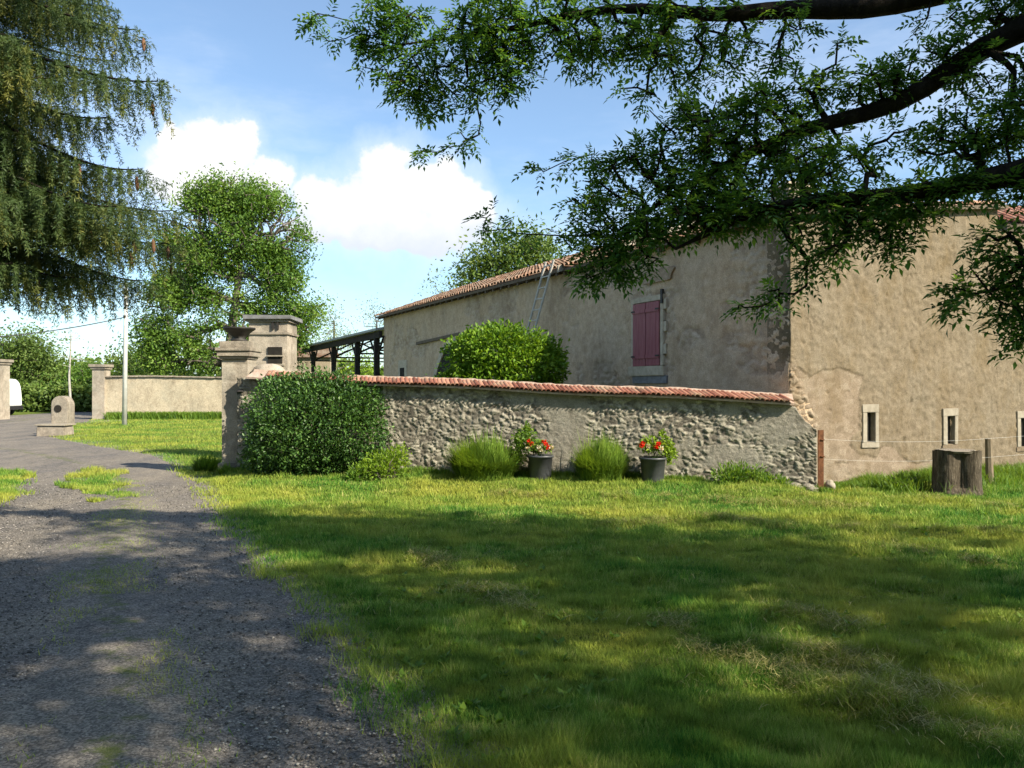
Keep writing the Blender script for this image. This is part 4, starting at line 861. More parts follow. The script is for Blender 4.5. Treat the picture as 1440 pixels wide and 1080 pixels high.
a = lw(570,517); b_ = lw(564,526); mb = MB(); wbox(mb, CO,LD,LN, a[0]-.30, b_[0]+.25, b_[1]-.1, a[1]+.3, -.05, .045, .01); mb.build('stone_surround', M['cutstone'], farm)
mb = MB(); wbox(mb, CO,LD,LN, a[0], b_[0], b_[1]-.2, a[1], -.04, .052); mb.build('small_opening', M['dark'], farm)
# roof: two stretches of canal tiles. The far one is steeper, the near one almost flat
def roofpart(t0, t1, over, width, pitch, zf, name, seed, ridge_cap=True):
    nt_ = int((t1-t0)/.21); VV, FF, RR = [], [], []; b = 0; ns = 5; nr = int(width/.42)
    ang = np.linspace(0, math.pi, ns+1)
    for i in range(nt_):
        tc_ = t0+(i+.5)*.21+random.uniform(-.01,.01)
        for j in range(nr):
            rn = random.random(); u0 = -over+j*width/nr-.04; u1 = u0+width/nr+.06; dz = random.uniform(-.006,.01)
            for (uu, rr_, lift) in ((u0,.085,.028),(u1,.072,.0)):
                for a in ang:
                    t_ = tc_+math.cos(a)*rr_; z = zf(t_)+uu*math.tan(pitch)+math.sin(a)*rr_*.8+lift+dz
                    p = CO+LD*t_-LN*uu; VV.append((p[0],p[1],z)); RR.append(rn)
            for q in range(ns): FF.append((b+q, b+q+1, b+ns+1+q+1, b+ns+1+q))
            b += 2*(ns+1)
    o = meshobj(name, np.array(VV), np.array(FF), M['rooftile'], farm, attrs={'rnd': RR})
    mb = MB()                                                           # boarding under the tiles
    v = []
    for dz in (0,-.07):
        for (t_, uu) in ((t0,-over+.03),(t1,-over+.03),(t1,width-over),(t0,width-over)):
            p = CO+LD*t_-LN*uu; v.append((p[0],p[1],zf(t_)+uu*math.tan(pitch)-.012+dz))
    mb.add(v, [(0,1,2,3),(7,6,5,4),(0,4,5,1),(1,5,6,2),(2,6,7,3),(3,7,4,0)]); mb.build('roof_boarding', M['woodold'], farm)
    mb = MB()
    for t_ in np.arange(t0+.2, t1, .55):
        v = []; mb = MB()
        for dz in (-.075,-.17):
            for (dt, uu) in ((-.04,-over+.06),(.04,-over+.06),(.04,.1),(-.04,.1)):
                p = CO+LD*(t_+dt)-LN*uu; v.append((p[0],p[1],zf(t_)+uu*math.tan(pitch)+dz))
        mb.add(v, [(0,1,2,3),(7,6,5,4),(0,4,5,1),(1,5,6,2),(2,6,7,3),(3,7,4,0)])
        mb.build('rafter', M['woodold'], farm)
TS = lw(800,0)[0]
roofpart(TS, LT+.35, .30, 4.2, math.radians(20), lambda s: 4.52+.012*s, 'roof', 1)
roofpart(-.15, TS-.02, .22, 5.4, math.radians(6.5), lambda s: 4.45+.012*s, 'roof', 2)
# pale verge boards closing the step between the two roofs
v = []
mb = MB()
for dt in (0,-.06):
    for (uu, dz) in ((-.34,-.04),(-.34,.12),(3.9,.14),(3.9,-.02)):
        p = CO+LD*(TS-.03+dt)-LN*uu; v.append((p[0],p[1],4.56+uu*math.tan(math.radians(20))+dz))
mb.add(v, [(0,1,2,3),(7,6,5,4),(0,4,5,1),(1,5,6,2),(2,6,7,3),(3,7,4,0)]); mb.build('verge_board', M['woodgrey'], farm)
# far gable end and back, so the volume is closed
mb = MB(); e0 = CO+LD*(LT-.02); e1 = e0-LN*7.6; pr = [(.0,0),(7.6,0),(7.6,4.5),(3.8,6.0),(0,4.55)]
mb.prism(pr, lambda u,z: (*(CO+LD*(LT-.05)-LN*(u+.02)), z), lambda u,z: (*(CO+LD*(LT-.4)-LN*(u+.02)), z)); mb.build('end_wall', M['farwall'], farm)
mb = MB(); v = []
for dz in (0,-.12):
    for (t_, uu, z) in ((TS,3.86,5.98),(LT+.3,3.86,6.15),(LT+.3,7.7,4.7),(TS,7.7,4.6)):
        p = CO+LD*t_-LN*uu; v.append((p[0],p[1],z+dz))
mb.add(v, [(0,1,2,3),(7,6,5,4),(0,4,5,1),(1,5,6,2),(2,6,7,3),(3,7,4,0)]); mb.build('rear_roof', M['rooftile'], farm)
# chimney at the corner
cp = CO+LD*.25-LN*.30
mb = MB(); mb.box((cp[0]-.02,cp[1],4.66), (.5,.42,.42), math.atan2(RD[1],RD[0]), .01); mb.build('chimney', M['pier'], farm, bevel=.01)
mb = MB(); mb.box((cp[0]-.02,cp[1],4.90), (.6,.5,.06), math.atan2(RD[1],RD[0]), .01); mb.build('chimney_cap', M['cutstone'], farm, bevel=.01)
# neighbour roof seen beyond the lower wall
nb_ = thing('outbuilding', 'orange tiled outbuilding roof beyond the right end of the gable wall', 'building', P(1500,548,24)*[1,1,0])
mb = MB(); c = P(1510,548,24); mb.box((c[0],c[1]+2,2.9), (4.0,4,5.8)); mb.build('wall', M['farwall'], nb_)
x0 = P(1416,0,24)[0]; VV, FF, RR = [], [], []; b = 0
for i in range(22):
    rn = random.random()
    for (yy_, z_) in ((23.8,6.55),(26,7.5)):
        for a in np.linspace(0,math.pi,5): VV.append((x0+i*.22+math.cos(a)*.1, yy_, z_+math.sin(a)*.08)); RR.append(rn)
    for q in range(4): FF.append((b+q,b+q+1,b+6+q,b+5+q))
    b += 10
meshobj('roof', np.array(VV), np.array(FF), M['tile'], nb_, attrs={'rnd': RR})
mb = MB(); mb.add([(x0-.1,23.82,6.5),(x0+4.8,23.82,6.5),(x0+4.8,26,7.44),(x0-.1,26,7.44),(x0-.1,23.82,5.8),(x0+4.8,23.82,5.8),(x0+4.8,26,5.8),(x0-.1,26,5.8)], [(0,1,2,3),(7,6,5,4),(0,4,5,1),(1,5,6,2),(2,6,7,3),(3,7,4,0)]); mb.build('eaves', M['woodold'], nb_)
# ladder
LB = lw(740,466); LTp = lw(779,377); lad = thing('ladder', 'grey ladder leaning against the farm wall up to the eaves', 'ladder', (*wp(CO,LD,LN,LB[0]+.8,1.0,0)[:2], 0))
foot = wp(CO,LD,LN, LB[0]-.30, .95, 0.0); topp = wp(CO,LD,LN, LTp[0]-.50, .38, 4.72); ax = unit((topp-foot)[None])[0]; sd = np.array([LD[0],LD[1],0])
# solve foot so the ladder passes through the photographed line
tA = P(775,380,1); 
for sg in (-1,1):
    mb = MB(); mb.tube([foot+sd*.21*sg, topp+sd*.21*sg], .03, 6); mb.build('rail', M['ladder'], lad)
Lh = np.linalg.norm(topp-foot)
for k in range(int(Lh/.28)):
    c = foot+ax*(.2+k*.28); mb = MB(); mb.tube([c-sd*.21, c+sd*.21], .016, 6); mb.build('rung', M['ladder'], lad)
# ------------------------------------------------------------------ open shed beyond
shed = thing('open_shed', 'open-sided shed with grey sheet roof on dark posts beyond the farm wall', 'shed', (*(CO+LD*(LT+8)), 0))
T0 = LT+.05; T1 = onwall(430,0,CO,LD)[0]
def sp3(t, u, z): return (*(CO+LD*t-LN*u), z)
v = []
for dz in (0,-.10):
    for (t_, u_, z_) in ((T0,-.35,4.20),(T1,-.35,4.28),(T1,5.5,5.25),(T0,5.5,5.17)): v.append(sp3(t_,u_,z_+dz))
mb = MB(); mb.add(v, [(0,1,2,3),(7,6,5,4),(0,4,5,1),(1,5,6,2),(2,6,7,3),(3,7,4,0)])
mb.build('roof', M['metalroof'], shed)
mb = MB(); mb.add([sp3(t_,u_,z_) for t_, u_, z_ in ((T0,-.2,4.09),(T1,-.2,4.17),(T1,-.05,4.17),(T0,-.05,4.09),(T0,-.2,3.80),(T1,-.2,3.88),(T1,-.05,3.88),(T0,-.05,3.80))], [(0,1,2,3),(7,6,5,4),(0,4,5,1),(1,5,6,2),(2,6,7,3),(3,7,4,0)]); mb.build('eaves_beam', M['beam'], shed)
for px in (443,472,505.5,533):
    t_ = onwall(px,0,CO,LD)[0]
    mb = MB(); a = np.array(sp3(t_,-.1,0)); mb.box(a+[0,0,1.92], (.22,.22,3.84), math.atan2(LD[1],LD[0])); mb.build('post', M['beam'], shed)
    for sg in (-1,1):
        mb = MB(); mb.tube([np.array(sp3(t_,-.1,2.9)), np.array(sp3(t_+sg*1.1,-.1,3.85))], .045, 5); mb.build('brace', M['beam'], shed)
    mb = MB(); mb.tube([np.array(sp3(t_,-.1,3.3)), np.array(sp3(t_,5.2,3.3))], .04, 5); mb.tube([np.array(sp3(t_,-.1,3.3)), np.array(sp3(t_,2.5,4.5)), np.array(sp3(t_,5.2,3.3))], .05, 5); mb.build('truss', M['beam'], shed)
    mb = MB(); a = np.array(sp3(t_,5.2,0)); mb.box(a+[0,0,2.5], (.2,.2,5.0), math.atan2(LD[1],LD[0])); mb.build('rear_post', M['beam'], shed)
lwl = thing('low_barn', 'low pinkish stone building glimpsed under the shed roof', 'barn', P(432,548,54)*[1,1,0])
mb = MB(); c = P(436,548,55); mb.box((c[0],c[1],1.9), (3.2,2,3.8)); mb.build('wall', M['farwall'], lwl)
mb = MB(); mb.add([(c[0]-1.8,c[1]-1.2,3.78),(c[0]+1.8,c[1]-1.2,3.78),(c[0]+1.8,c[1]+1.2,3.78),(c[0]-1.8,c[1]+1.2,3.78),(c[0]-1.8,c[1],4.5),(c[0]+1.8,c[1],4.5)], [(0,1,5,4),(2,3,4,5),(1,2,5),(3,0,4),(3,2,1,0)]); mb.build('roof', M['rooftile'], lwl)
# ------------------------------------------------------------------ yard: wall, piers, pole, fountain, van
yw = thing('yard_wall', 'long plain tan wall closing the far side of the yard', 'wall', P(220,548,43)*[1,1,0])
a = P(146,0,43.4)[:2]; b_ = P(330,0,44.2)[:2]; dy = unit((b_-a)[None])[0]; LY = np.linalg.norm(b_-a)
wallmesh('masonry', a, dy, 0, LY, lambda s: 2.27+.03*np.sin(s*.8)+.03*(fbm(s*3,s*0,4,2)), .4, .09, lambda s,z: (.02*(fbm(s*4,z*4,3,3)-.5)+.01*(z<.55), fbm(s*2,z*2,5), 0*s), M['farwall'], yw)
mb = MB()
for k in range(int(LY/.45)):
    c = a+dy*(k*.45+.22); mb.box((c[0]-dy[1]*-.0,c[1]+.15,2.31+.03*math.sin(k*.36)), (.43,.52,.07), math.atan2(dy[1],dy[0]), .012)
mb.build('coping', M['pier'], yw)
def farpier(pxc, w_px, pytop, d, label):
    c = P(pxc,0,d); t = thing('stone_pier', label, 'pier', (c[0],d,0), 'piers of the far gateway'); w_ = w_px*d/F; zt_ = EYE+(HZ-pytop)/F*d
    face4('shaft', c[0], d, w_, w_, -.1, zt_-.25, M['pier'], t, 15, .08)
    mb = MB(); mb.box((c[0],d,zt_-.19), (w_+.14,w_+.14,.12), jit=.01); mb.box((c[0],d,zt_-.055), (w_+.26,w_+.26,.15), jit=.01); mb.build('cap', M['pier'], t)
farpier(142.5, 17, 513, 43.6, 'grey stone pier at the left end of the tan yard wall')
farpier(-4, 22, 506, 43.0, 'brown stone pier at the left picture edge in front of the white van')
# pole
pb = P(175,598,36.2); pole = thing('utility_pole', 'slim pale utility pole standing in the yard grass', 'pole', (pb[0],pb[1],0))
mb = MB(); mb.tube([(pb[0],pb[1],-.1),(pb[0]+.05,pb[1],4),(pb[0]+.07,pb[1],6.3)], [.11,.09,.075], 10); mb.build('shaft', M['pole'], pole, True)
mb = MB(); mb.box((pb[0]+.05,pb[1],4.9), (.1,.26,.08)); mb.build('bracket', M['iron'], pole)
c0 = P(176,446,36.2); c1 = P(-60,478,30); mb = MB()
pts = [c0+(c1-c0)*t-np.array([0,0,.25*4*t*(1-t)*.6]) for t in np.linspace(0,1,14)]; mb.tube(pts, .022, 5)
c2 = P(330,500,60); pts = [c0+(c2-c0)*t-np.array([0,0,.8*t*(1-t)]) for t in np.linspace(0,1,14)]
tag(mb.build('overhead_cable', M['cable']), 'thin cable sagging from the utility pole to the left edge', 'cable')
# stone fountain
fb = G(86,612); fnt = thing('stone_fountain', 'round-topped stone fountain block with a low trough in the yard', 'fountain', (fb[0],fb[1],0)); d_ = fb[1]; sc_ = d_/F
prof = [(-12.5,0),(-12.5,28)]+[(-12.5*math.cos(t), 28+13*math.sin(t)) for t in np.linspace(.2,math.pi-.2,9)]+[(12.5,28),(12.5,0)]
mb = MB(); mb.prism([(p[0]*sc_+fb[0]-.05, p[1]*sc_+.36) for p in prof], lambda x_,z_: (x_, d_-.02, z_), lambda x_,z_: (x_, d_+.42, z_)); mb.build('upright_stone', M['pier'], fnt, bevel=.03)
mb = MB(); mb.lathe((0,0,0), [(.13,-.02),(.13,.02)], 14); vv = np.array(mb.v); m2 = MB(); m2.add([(fb[0]-.1+v_[0], d_-.03+v_[2]*.5, .36+23*sc_+v_[1]) for v_ in vv], mb.f); m2.build('spout_hole', M['dark'], fnt)
mb = MB(); wq = 42*sc_; 
mb.box((fb[0],d_-.35,.17), (wq*.92,.62,.36), jit=.02); mb.build('trough', M['pier'], fnt, bevel=.03)
mb = MB(); mb.box((fb[0],d_-.35,.385), (wq,.70,.06), jit=.01); mb.build('rim', M['paleframe'], fnt, bevel=.015)
# van
vb = P(19,0,50); van = thing('parked_van', 'white van parked beyond the far gateway, half hidden by a pier', 'van', (vb[0]-2.4,50,0))
x1 = vb[0]; prof = [(x1-5,.35),(x1-.10,.35),(x1-.0,.6),(x1-.02,1.3),(x1-.10,1.9),(x1-.28,2.2),(x1-.5,2.28),(x1-3.7,2.28),(x1-4.2,1.6),(x1-5.0,1.25)]
mb = MB(); mb.prism(prof, lambda x_,z_: (x_,49.1,z_), lambda x_,z_: (x_,50.9,z_)); mb.build('body', M['white'], van, bevel=.06)
for xx_ in (x1-.85, x1-4.1):
    for yy_ in (49.12, 50.88):
        wl = bpy.data.objects.new('wheel', None); link(wl, van); wl.location = tuple(np.array([xx_,yy_,.34])-wloc(van))
        mb = MB(); mb.tube([(xx_,yy_-.11,.34),(xx_,yy_+.11,.34)], .34, 20); mb.build('tyre', M['black'], wl)
        mb = MB(); mb.tube([(xx_,yy_-.12,.34),(xx_,yy_+.12,.34)], .19, 14); mb.build('rim', M['alu'], wl)
mb = MB(); mb.box((x1-.18,49.085,1.35), (.16,.05,.42)); mb.build('tail_light', M['glass'], van)
mb = MB(); mb.box((x1-.12,50,.48), (.34,1.84,.24)); mb.build('bumper', M['black'], van)
mb = MB(); mb.box((x1-3.6,49.09,1.75), (.8,.03,.5)); mb.build('side_window', M['glass'], van)
# ------------------------------------------------------------------ shrubs
def shrub(name, label, blobs, n, L, mat, W=.55, up=.3, shell=.75, group=None, cat='shrub', stems=60, minz=0, rnd_up=True, droop=None, dirup=None):
    P0 = P(*[blobs[0][0], 548, blobs[0][4]]); base = np.array([P0[0], P0[1], minz]); t = thing(name, label, cat, base, group)
    tot = sum(b[2]*b[3]*(b[5] if len(b) > 5 else 1) for b in blobs); Cs, Ns = [], []
    for b in blobs:
        k = int(n*b[2]*b[3]*(b[5] if len(b) > 5 else 1)/tot); v = unit(R.normal(size=(k,3))); rr = 1-(1-shell)*np.abs(R.normal(0,1,(k,1))); s = b[4]/F
        rr = rr*(1+(R.random((k,1))<.05)*R.uniform(0,.16,(k,1))); rr = rr*(1+.16*(fbm(v[:,0]*9+b[1], v[:,2]*9+v[:,1]*7, 65, 2)-.5)*2)[:,None]; rr = rr*(1+.30*(fbm(v[:,0]*3+b[0], v[:,2]*3+v[:,1]*2, 61, 3)-.5)*2)[:,None]
        Cs.append(P(b[0],b[1],b[4])+v*rr*np.array([b[2]*s, min(b[2],b[3])*s*1.0, b[3]*s])); Ns.append(v)
    C = np.concatenate(Cs); Nn = np.concatenate(Ns); ok = C[:,2] > minz+.02; C = C[ok]; Nn = Nn[ok]; k = len(C)
    dd = unit(Nn*.9+rdir(k)*.9+np.array([0,0,up]));
    V, Fc = leafquads(C, dd, unit(Nn*.6+rdir(k)+np.array([0,0,.5])), R.uniform(.6,1.25,k)*L, R.uniform(.8,1.2,k)*L*W)
    meshobj('foliage', V, Fc, mat, t, attrs={'rnd': np.repeat(R.random(k),4)})
    mb = MB()
    for q in range(stems):
        e = C[R.integers(k)]; b0 = base+np.array([R.normal(0,.08),R.normal(0,.08),0]); m_ = (b0+e)/2+np.array([0,0,.1])+R.normal(0,.04,3)
        mb.tube([b0, m_, b0+(e-b0)*.97], [.012,.008,.003], 4, cap=False)
    if stems: mb.build('stems', M['barkgrey'], t)
    return t
# trees added unseen behind the viewpoint, to block sky light, come last
# large dark shrub against the wall
shrub('dark_shrub', 'large dark green leafy shrub growing against the wall beside the gate pier', [(450,600,92,72,14.05),(400,575,52,46,14.1),(395,625,52,48,14.0),(480,565,62,38,14.1),(500,610,50,58,13.95),(440,545,70,22,14.2),(520,570,28,30,14.1),(375,640,32,34,14.1),(450,645,88,30,13.9)], 30000, .062, M['dkleaf'], .55, .2, .8)
shrub('leafy_weed', 'low yellow green leafy clump at the right foot of the dark shrub', [(545,652,32,20,13.3),(525,662,28,14,13.2),(560,640,16,14,13.4)], 1800, .06, M['limeleaf'], .5, .5, .6, cat='weed', stems=30)
shrub('dome_shrub', 'round bright green domed shrub behind the garden wall', [(712,513,78,50,17.5),(684,526,40,28,17.5),(745,515,46,38,17.5),(695,490,62,30,17.3),(650,538,34,18,17.4),(700,560,90,60,17.5,.4)], 16000, .11, M['ball'], .5, .1, .82)
def dw(px, off):
    k = (px-CX)/F; m_ = (GW1[1]-GW0[1])/(GW1[0]-GW0[0]); return (GW0[1]-m_*GW0[0]-off)/(1-m_*k)
BZ = .08
# clipped tufts
def tuft(name, label, px, py0, rx, hpx, d, n, mat, group=None, W=.007, seg=2, lean=.75, cat='plant'):
    c = P(px, 548, d); c[2] = float(berm(c[0],c[1])); t = thing(name, label, cat, c, group); r_ = rx*d/F*np.ones(n); H = hpx*d/F
    a = R.uniform(0,2*np.pi,n); q = np.sqrt(R.random(n)); bx_ = c[0]+np.cos(a)*q*r_*.7; by_ = c[1]+np.sin(a)*q*r_*.55
    el = np.arccos(R.uniform(.18,1,n)); az = a+R.normal(0,.5,n)
    hh = H*R.uniform(.62,1.08,n); lump = .78+.5*fbm(np.cos(az)*1.6+px, np.sin(az)*1.6+el*2.2, 19, 3)+R.normal(0,.10,n)+(R.random(n)<.07)*R.uniform(.05,.4,n); r_ = r_*lump; hh = hh*lump; L_ = np.stack([np.cos(az)*np.sin(el)*r_*1.0, np.sin(az)*np.sin(el)*r_*.8, np.cos(el)*hh*.75+.25*hh], -1)
    base = np.stack([bx_, by_, 0*bx_+c[2]], -1); tip = np.array([c[0],c[1],c[2]])+L_*1.0+R.normal(0,.03,(n,3)); tip[:,2] = np.maximum(tip[:,2],c[2]+.03)
    mid = (base+tip)/2+np.array([0,0,.12*H]); w_ = np.stack([np.cos(az+1.57),np.sin(az+1.57),0*az],-1)*W
    V = np.stack([base-w_*.6, base+w_*.6, mid-w_, mid+w_, tip], 1).reshape(-1,3); i = np.arange(n)[:,None]*5
    meshobj('blades', V, np.concatenate([i+np.array([[0,1,3]]), i+np.array([[0,3,2]]), i+np.array([[2,3,4]])]), mat, t, attrs={'rnd': np.repeat(R.random(n),5)}); return t
tuft('grassy_mound', 'wide rounded lime green mound plant left of the first flower pot', 682, 0, 56, 54, dw(682,.42), 7000, M['lav'], 'mound plants along the wall')
tuft('grassy_mound', 'narrower loose green mound plant between the two flower pots', 845, 0, 42, 56, dw(845,.40), 4600, M['lav'], 'mound plants along the wall')
# pots with flowers
def potplant(px, d, label, leafcol, flowers, blobs, hh=.37):
    c = P(px,548,d); c[2] = float(berm(c[0],c[1])); t = thing('flower_pot', label, 'flower pot', c, 'flower pots along the wall'); w_ = .195
    mb = MB(); mb.lathe(c, [(w_*.86,0),(w_*.88,.01),(w_*1.0,hh-.02),(w_*1.12,hh-.015),(w_*1.12,hh+.015),(w_*.98,hh+.016),(w_*.95,hh-.03)], 26); mb.build('pot', M['pot'], t, True)
    mb = MB(); mb.lathe(c, [(w_*.93,hh-.035),(w_*.90,hh-.02)], 20); mb.build('soil', M['soil'], t)
    Cs = []
    for (bx_, by_, rx, ry, k) in blobs:
        v = unit(R.normal(size=(k,3)))*(R.random((k,1))**.5); s = d/F; Cs.append(P(bx_,by_,d)+v*np.array([rx*s,rx*s*.8,ry*s]))
    C = np.concatenate(Cs); k = len(C); V, Fc = leafquads(C, rdir(k,.1), rdir(k,.8), R.uniform(.04,.085,k), R.uniform(.022,.045,k)); meshobj('foliage', V, Fc, leafcol, t, attrs={'rnd': np.repeat(R.random(k),4)})
    mb = MB()
    for q in range(14):
        e = C[R.integers(k)]; mb.tube([c+[R.normal(0,.04),R.normal(0,.04),hh-.03], (c+[0,0,hh]+e)/2, e], [.005,.004,.002], 4, cap=False)
    mb.build('stems', M['weed'], t)
    for (fx, fy, mt) in flowers:
        q = P(fx,fy,d-.12); k = 26; dd = rdir(k,.2); V, Fc = leafquads(q+dd*.008, dd, rdir(k), R.uniform(.03,.048,k), R.uniform(.026,.04,k)); meshobj('flower', V, Fc, mt, t, attrs={'rnd': np.repeat(R.random(k),4)})
pt, pw = M['petal'], M['petalw']
potplant(760, dw(760,.36), 'dark grey pot with tall leafy plant and large red flowers', M['weed'], [(748,624,pt),(744,621,pt),(768,625,pt),(765,621,pt),(771,630,pt),(757,629,pw),(742,631,pw),(776,630,pw),(760,633,pw)], [(752,626,20,9,330),(735,618,17,16,300),(728,638,12,20,170),(742,606,14,10,120),(760,632,17,5,120)])
potplant(918, dw(918,.36), 'dark grey pot with small red blooms and trailing yellow green foliage', M['limeleaf'], [(904,624,pt),(902,627,pt),(923,629,pt),(912,628,pw),(926,624,pt),(930,630,pw)], [(915,628,18,9,280),(936,628,13,14,260),(944,640,9,14,140),(932,612,7,10,60),(912,620,14,6,90)])
# weeds at the wall foot
wd_ = [(1040,667,38,16,dw(1040,.25),'spreading bright green weed clump below the right half of the garden wall'),(1085,678,22,10,dw(1085,.28),'low weed patch right of the spreading clump, close to the rough corner'),(1275,684,34,18,12.6,'dark green arching weed clump left of the tree stump'),(505,668,18,12,13.2,'small weed tuft in front of the dark shrub')]
for (px, py, rx, ry, d, lb) in wd_:
    shrub('weed_clump', lb, [(px,py,rx,ry,d),(px-rx*.4,py+4,rx*.6,ry*.7,d-.1),(px+rx*.5,py+5,rx*.5,ry*.6,d)], int(26*rx*1.4), .075, M['weed'], .28, 1.0, .5, cat='weed', stems=16)
# long grass along the foot of walls and round the stump
n = 46000; a_ = R.random(n)
gx_ = np.where(a_ < .3, R.uniform(-5.3,4.9,n), R.uniform(4.7,11,n))
gy_ = np.where(a_ < .3, wallline(gx_)-.04-np.abs(R.normal(0,.09,n)), 12.95+(gx_-4.7)*.44-np.abs(R.normal(0,.45,n))*np.clip((gx_-4.6)*.8,.15,1.2))
hh_ = np.where(a_ < .3, .07+.10*fbm(gx_*2,gx_*0,4,2), .10+.32*sstep(5.0,6.4,gx_)*fbm(gx_*2,gy_*2,9,3))*R.uniform(.6,1.3,n)
m_ = fbm(gx_*2.2, gy_*2.2, 66, 3) > .40; gx_, gy_, hh_ = gx_[m_], gy_[m_], hh_[m_]; n = len(gx_)
tag(blades(gx_, gy_, gz(gx_,gy_)-.005, hh_, R.uniform(.006,.011,n), R.uniform(.15,.75,n), R.random(n), 'long_grass', M['weed'], seg=2), 'long uncut grass along the foot of the walls', 'grass', kind='stuff')
n = 9000; gx_ = R.uniform(-16,-6,n); gy_ = 43-np.abs(R.normal(0,.25,n))+(gx_+24)*-.10*0; gx_ = np.interp(R.random(n),[0,1],[P(150,0,43)[0],P(320,0,41.5)[0]]); gy_ = np.interp(gx_,[P(146,0,43.4)[0],P(330,0,44.2)[0]],[43.4,44.2])-.05-np.abs(R.normal(0,.3,n))
tag(blades(gx_, gy_, 0*gx_, R.uniform(.15,.55,n), R.uniform(.03,.05,n), R.uniform(.1,.6,n), R.random(n), 'tall_grass', M['weed'], seg=2), 'tall grass at the foot of the far yard wall', 'grass', kind='stuff')
# tufts hugging the gate pier on the yard side
tuft('grass_tuft', 'shaggy grass tuft on the yard side of the gate pier foot', 292, 0, 26, 26, 15.6, 900, M['weed'], W=.008, cat='grass tuft')
tuft('grass_tuft', 'grass tuft growing at the gate pier front corner by the drive', 318, 0, 14, 14, 14.6, 400, M['weed'], W=.008, cat='grass tuft')
# ------------------------------------------------------------------ stump, posts, wires
sb = P(1344,548,12.35); sb[2] = 0; st = thing('tree_stump', 'thick dark hollow tree stump standing in long grass by the gable wall', 'stump', sb)
nth, nz_ = 72, 30; th = np.linspace(0,2*np.pi,nth,endpoint=False); zs = np.linspace(0,.68,nz_); T, Zs = np.meshgrid(th, zs)
tx = np.cos(T); ty = np.sin(T)
rr = .33*(1+.10*np.exp(-Zs/.12))*(1+.05*np.cos(3*T+1)+.09*(fbm(tx*6+20, ty*6+Zs*1.5, 5, 4)-.5))
hol = np.exp(-(((T-4.55+np.pi)%(2*np.pi)-np.pi)/.55)**2)*sstep(.0,.12,Zs)*sstep(.74,.62,Zs); rr = rr-.16*hol
topz = np.where(Zs >= .679, .665+.03*(fbm(tx*3+5,ty*3,8,3)-.5)*2, Zs)
V = np.stack([sb[0]+rr*tx, sb[1]+rr*ty, topz], -1).reshape(-1,3); i = np.arange(nth*nz_).reshape(nz_,nth); j = np.roll(i,-1,1); Fc = [tuple(q) for q in np.stack([i[:-1],j[:-1],j[1:],i[1:]],-1).reshape(-1,4)]
V = np.vstack([V, [[sb[0],sb[1],.63]]]); Fc += [(int(i[-1,k]), int(i[-1,(k+1)%nth]), len(V)-1) for k in range(nth)]
M['stump'] = barkmat('stump_bark', (.03,.024,.018), (.10,.082,.06), (.24,.20,.155), sc=(14,14,4))
meshobj('bark', V, Fc, M['stump'], st)
m, nt = newmat('cut_wood'); g_ = N(nt,'ShaderNodeTexCoord'); wv = N(nt,'ShaderNodeTexWave', wave_type='RINGS', rings_direction='Z'); wv.inputs['Scale'].default_value = 9; wv.inputs['Distortion'].default_value = 3; nt.links.new(g_.outputs['Object'], wv.inputs[0])
finish(nt, ramp(nt, wv.outputs['Fac'], [(.2,(.13,.11,.085)),(.8,(.30,.26,.21))]), .9, wv.outputs['Fac'], .3, .01); M['cutwood'] = m
mb = MB(); mb.lathe((sb[0],sb[1],.65), [(.27,-.01),(.285,.015),(.26,.028)], 30); mb.build('cut_face', M['cutwood'], st)
rp = P(1155,548,12.55); rp[2] = 0; t = thing('rusty_post', 'rusty reddish brown iron post at the corner of the garden wall', 'post', rp)
mb = MB(); mb.box(rp+[-.012,0,.47], (.075,.02,1.0), jit=.003); mb.box(rp+[.03,.035,.47], (.018,.07,1.0), jit=.003); mb.build('angle_iron', M['rust'], t)
mb = MB(); mb.tube([rp+[-.01,-.02,.82],rp+[.04,-.02,.82]], .012, 6); mb.build('bolt', M['rust'], t); mb = MB(); mb.tube([rp+[-.01,-.02,.56],rp+[.04,-.02,.56]], .012, 6); mb.build('bolt', M['rust'], t)
wp_ = P(1391,548,13.3); wp_[2] = 0; t = thing('wooden_post', 'short weathered wooden fence post to the right of the stump', 'post', wp_)
mb = MB(); mb.tube([wp_+[.02,0,-.1], wp_+[.0,0,.4], wp_+[-.01,0,.78]], [.065,.06,.055], 8); mb.build('shaft', M['woodpost'], t, bevel=.0)
mb = MB(); mb.lathe(wp_+[-.01,0,.78], [(.055,0),(.04,.015),(.01,.02)], 8); mb.build('top', M['woodpost'], t)
for (z, lb) in ((.83,'upper thin fence wire running from the rusty post to the wooden post'),(.52,'lower thin fence wire running from the rusty post to the wooden post')):
    a = rp+[.03,-.03,z]; b_ = wp_+[0,-.07,z-.03]; c = P(1500,548,14.2); c[2] = z; pts = [a+(b_-a)*t_-np.array([0,0,.05*4*t_*(1-t_)]) for t_ in np.linspace(0,1,12)]+[c]
    mb = MB(); mb.tube(pts, .0014, 4); tag(mb.build('fence_wire', M['wire']), lb, 'wire', 'fence wires')
q = P(1167,548,12.6); q[2] = .10; o = roundstone(q, .09, 3, M['paleframe'], 'pale_stone', None, amp=.5, squash=(.8,.8,1.0)); tag(o, 'small pale stone at the wall foot beside the rusty post', 'stone')
q = P(1126,548,12.75)
for i, (px, dz, r_) in enumerate(((1118,.04,.09),(1136,.05,.10),(1145,.03,.07),(1104,.03,.06))):
    q = P(px,548,dw(px,.12)); q[2] = dz+float(berm(q[0],q[1])); tag(roundstone(q, r_, 7+i, M['garden'], 'fallen_stone', None, amp=.55, squash=(1.2,1,.7)), ['grey fallen stone left of the rough wall corner','largest grey fallen stone at the rough wall corner','small grey stone just left of the rusty post','smallest fallen stone, furthest left at the wall foot'][i], 'stone', 'fallen stones at the wall corner')
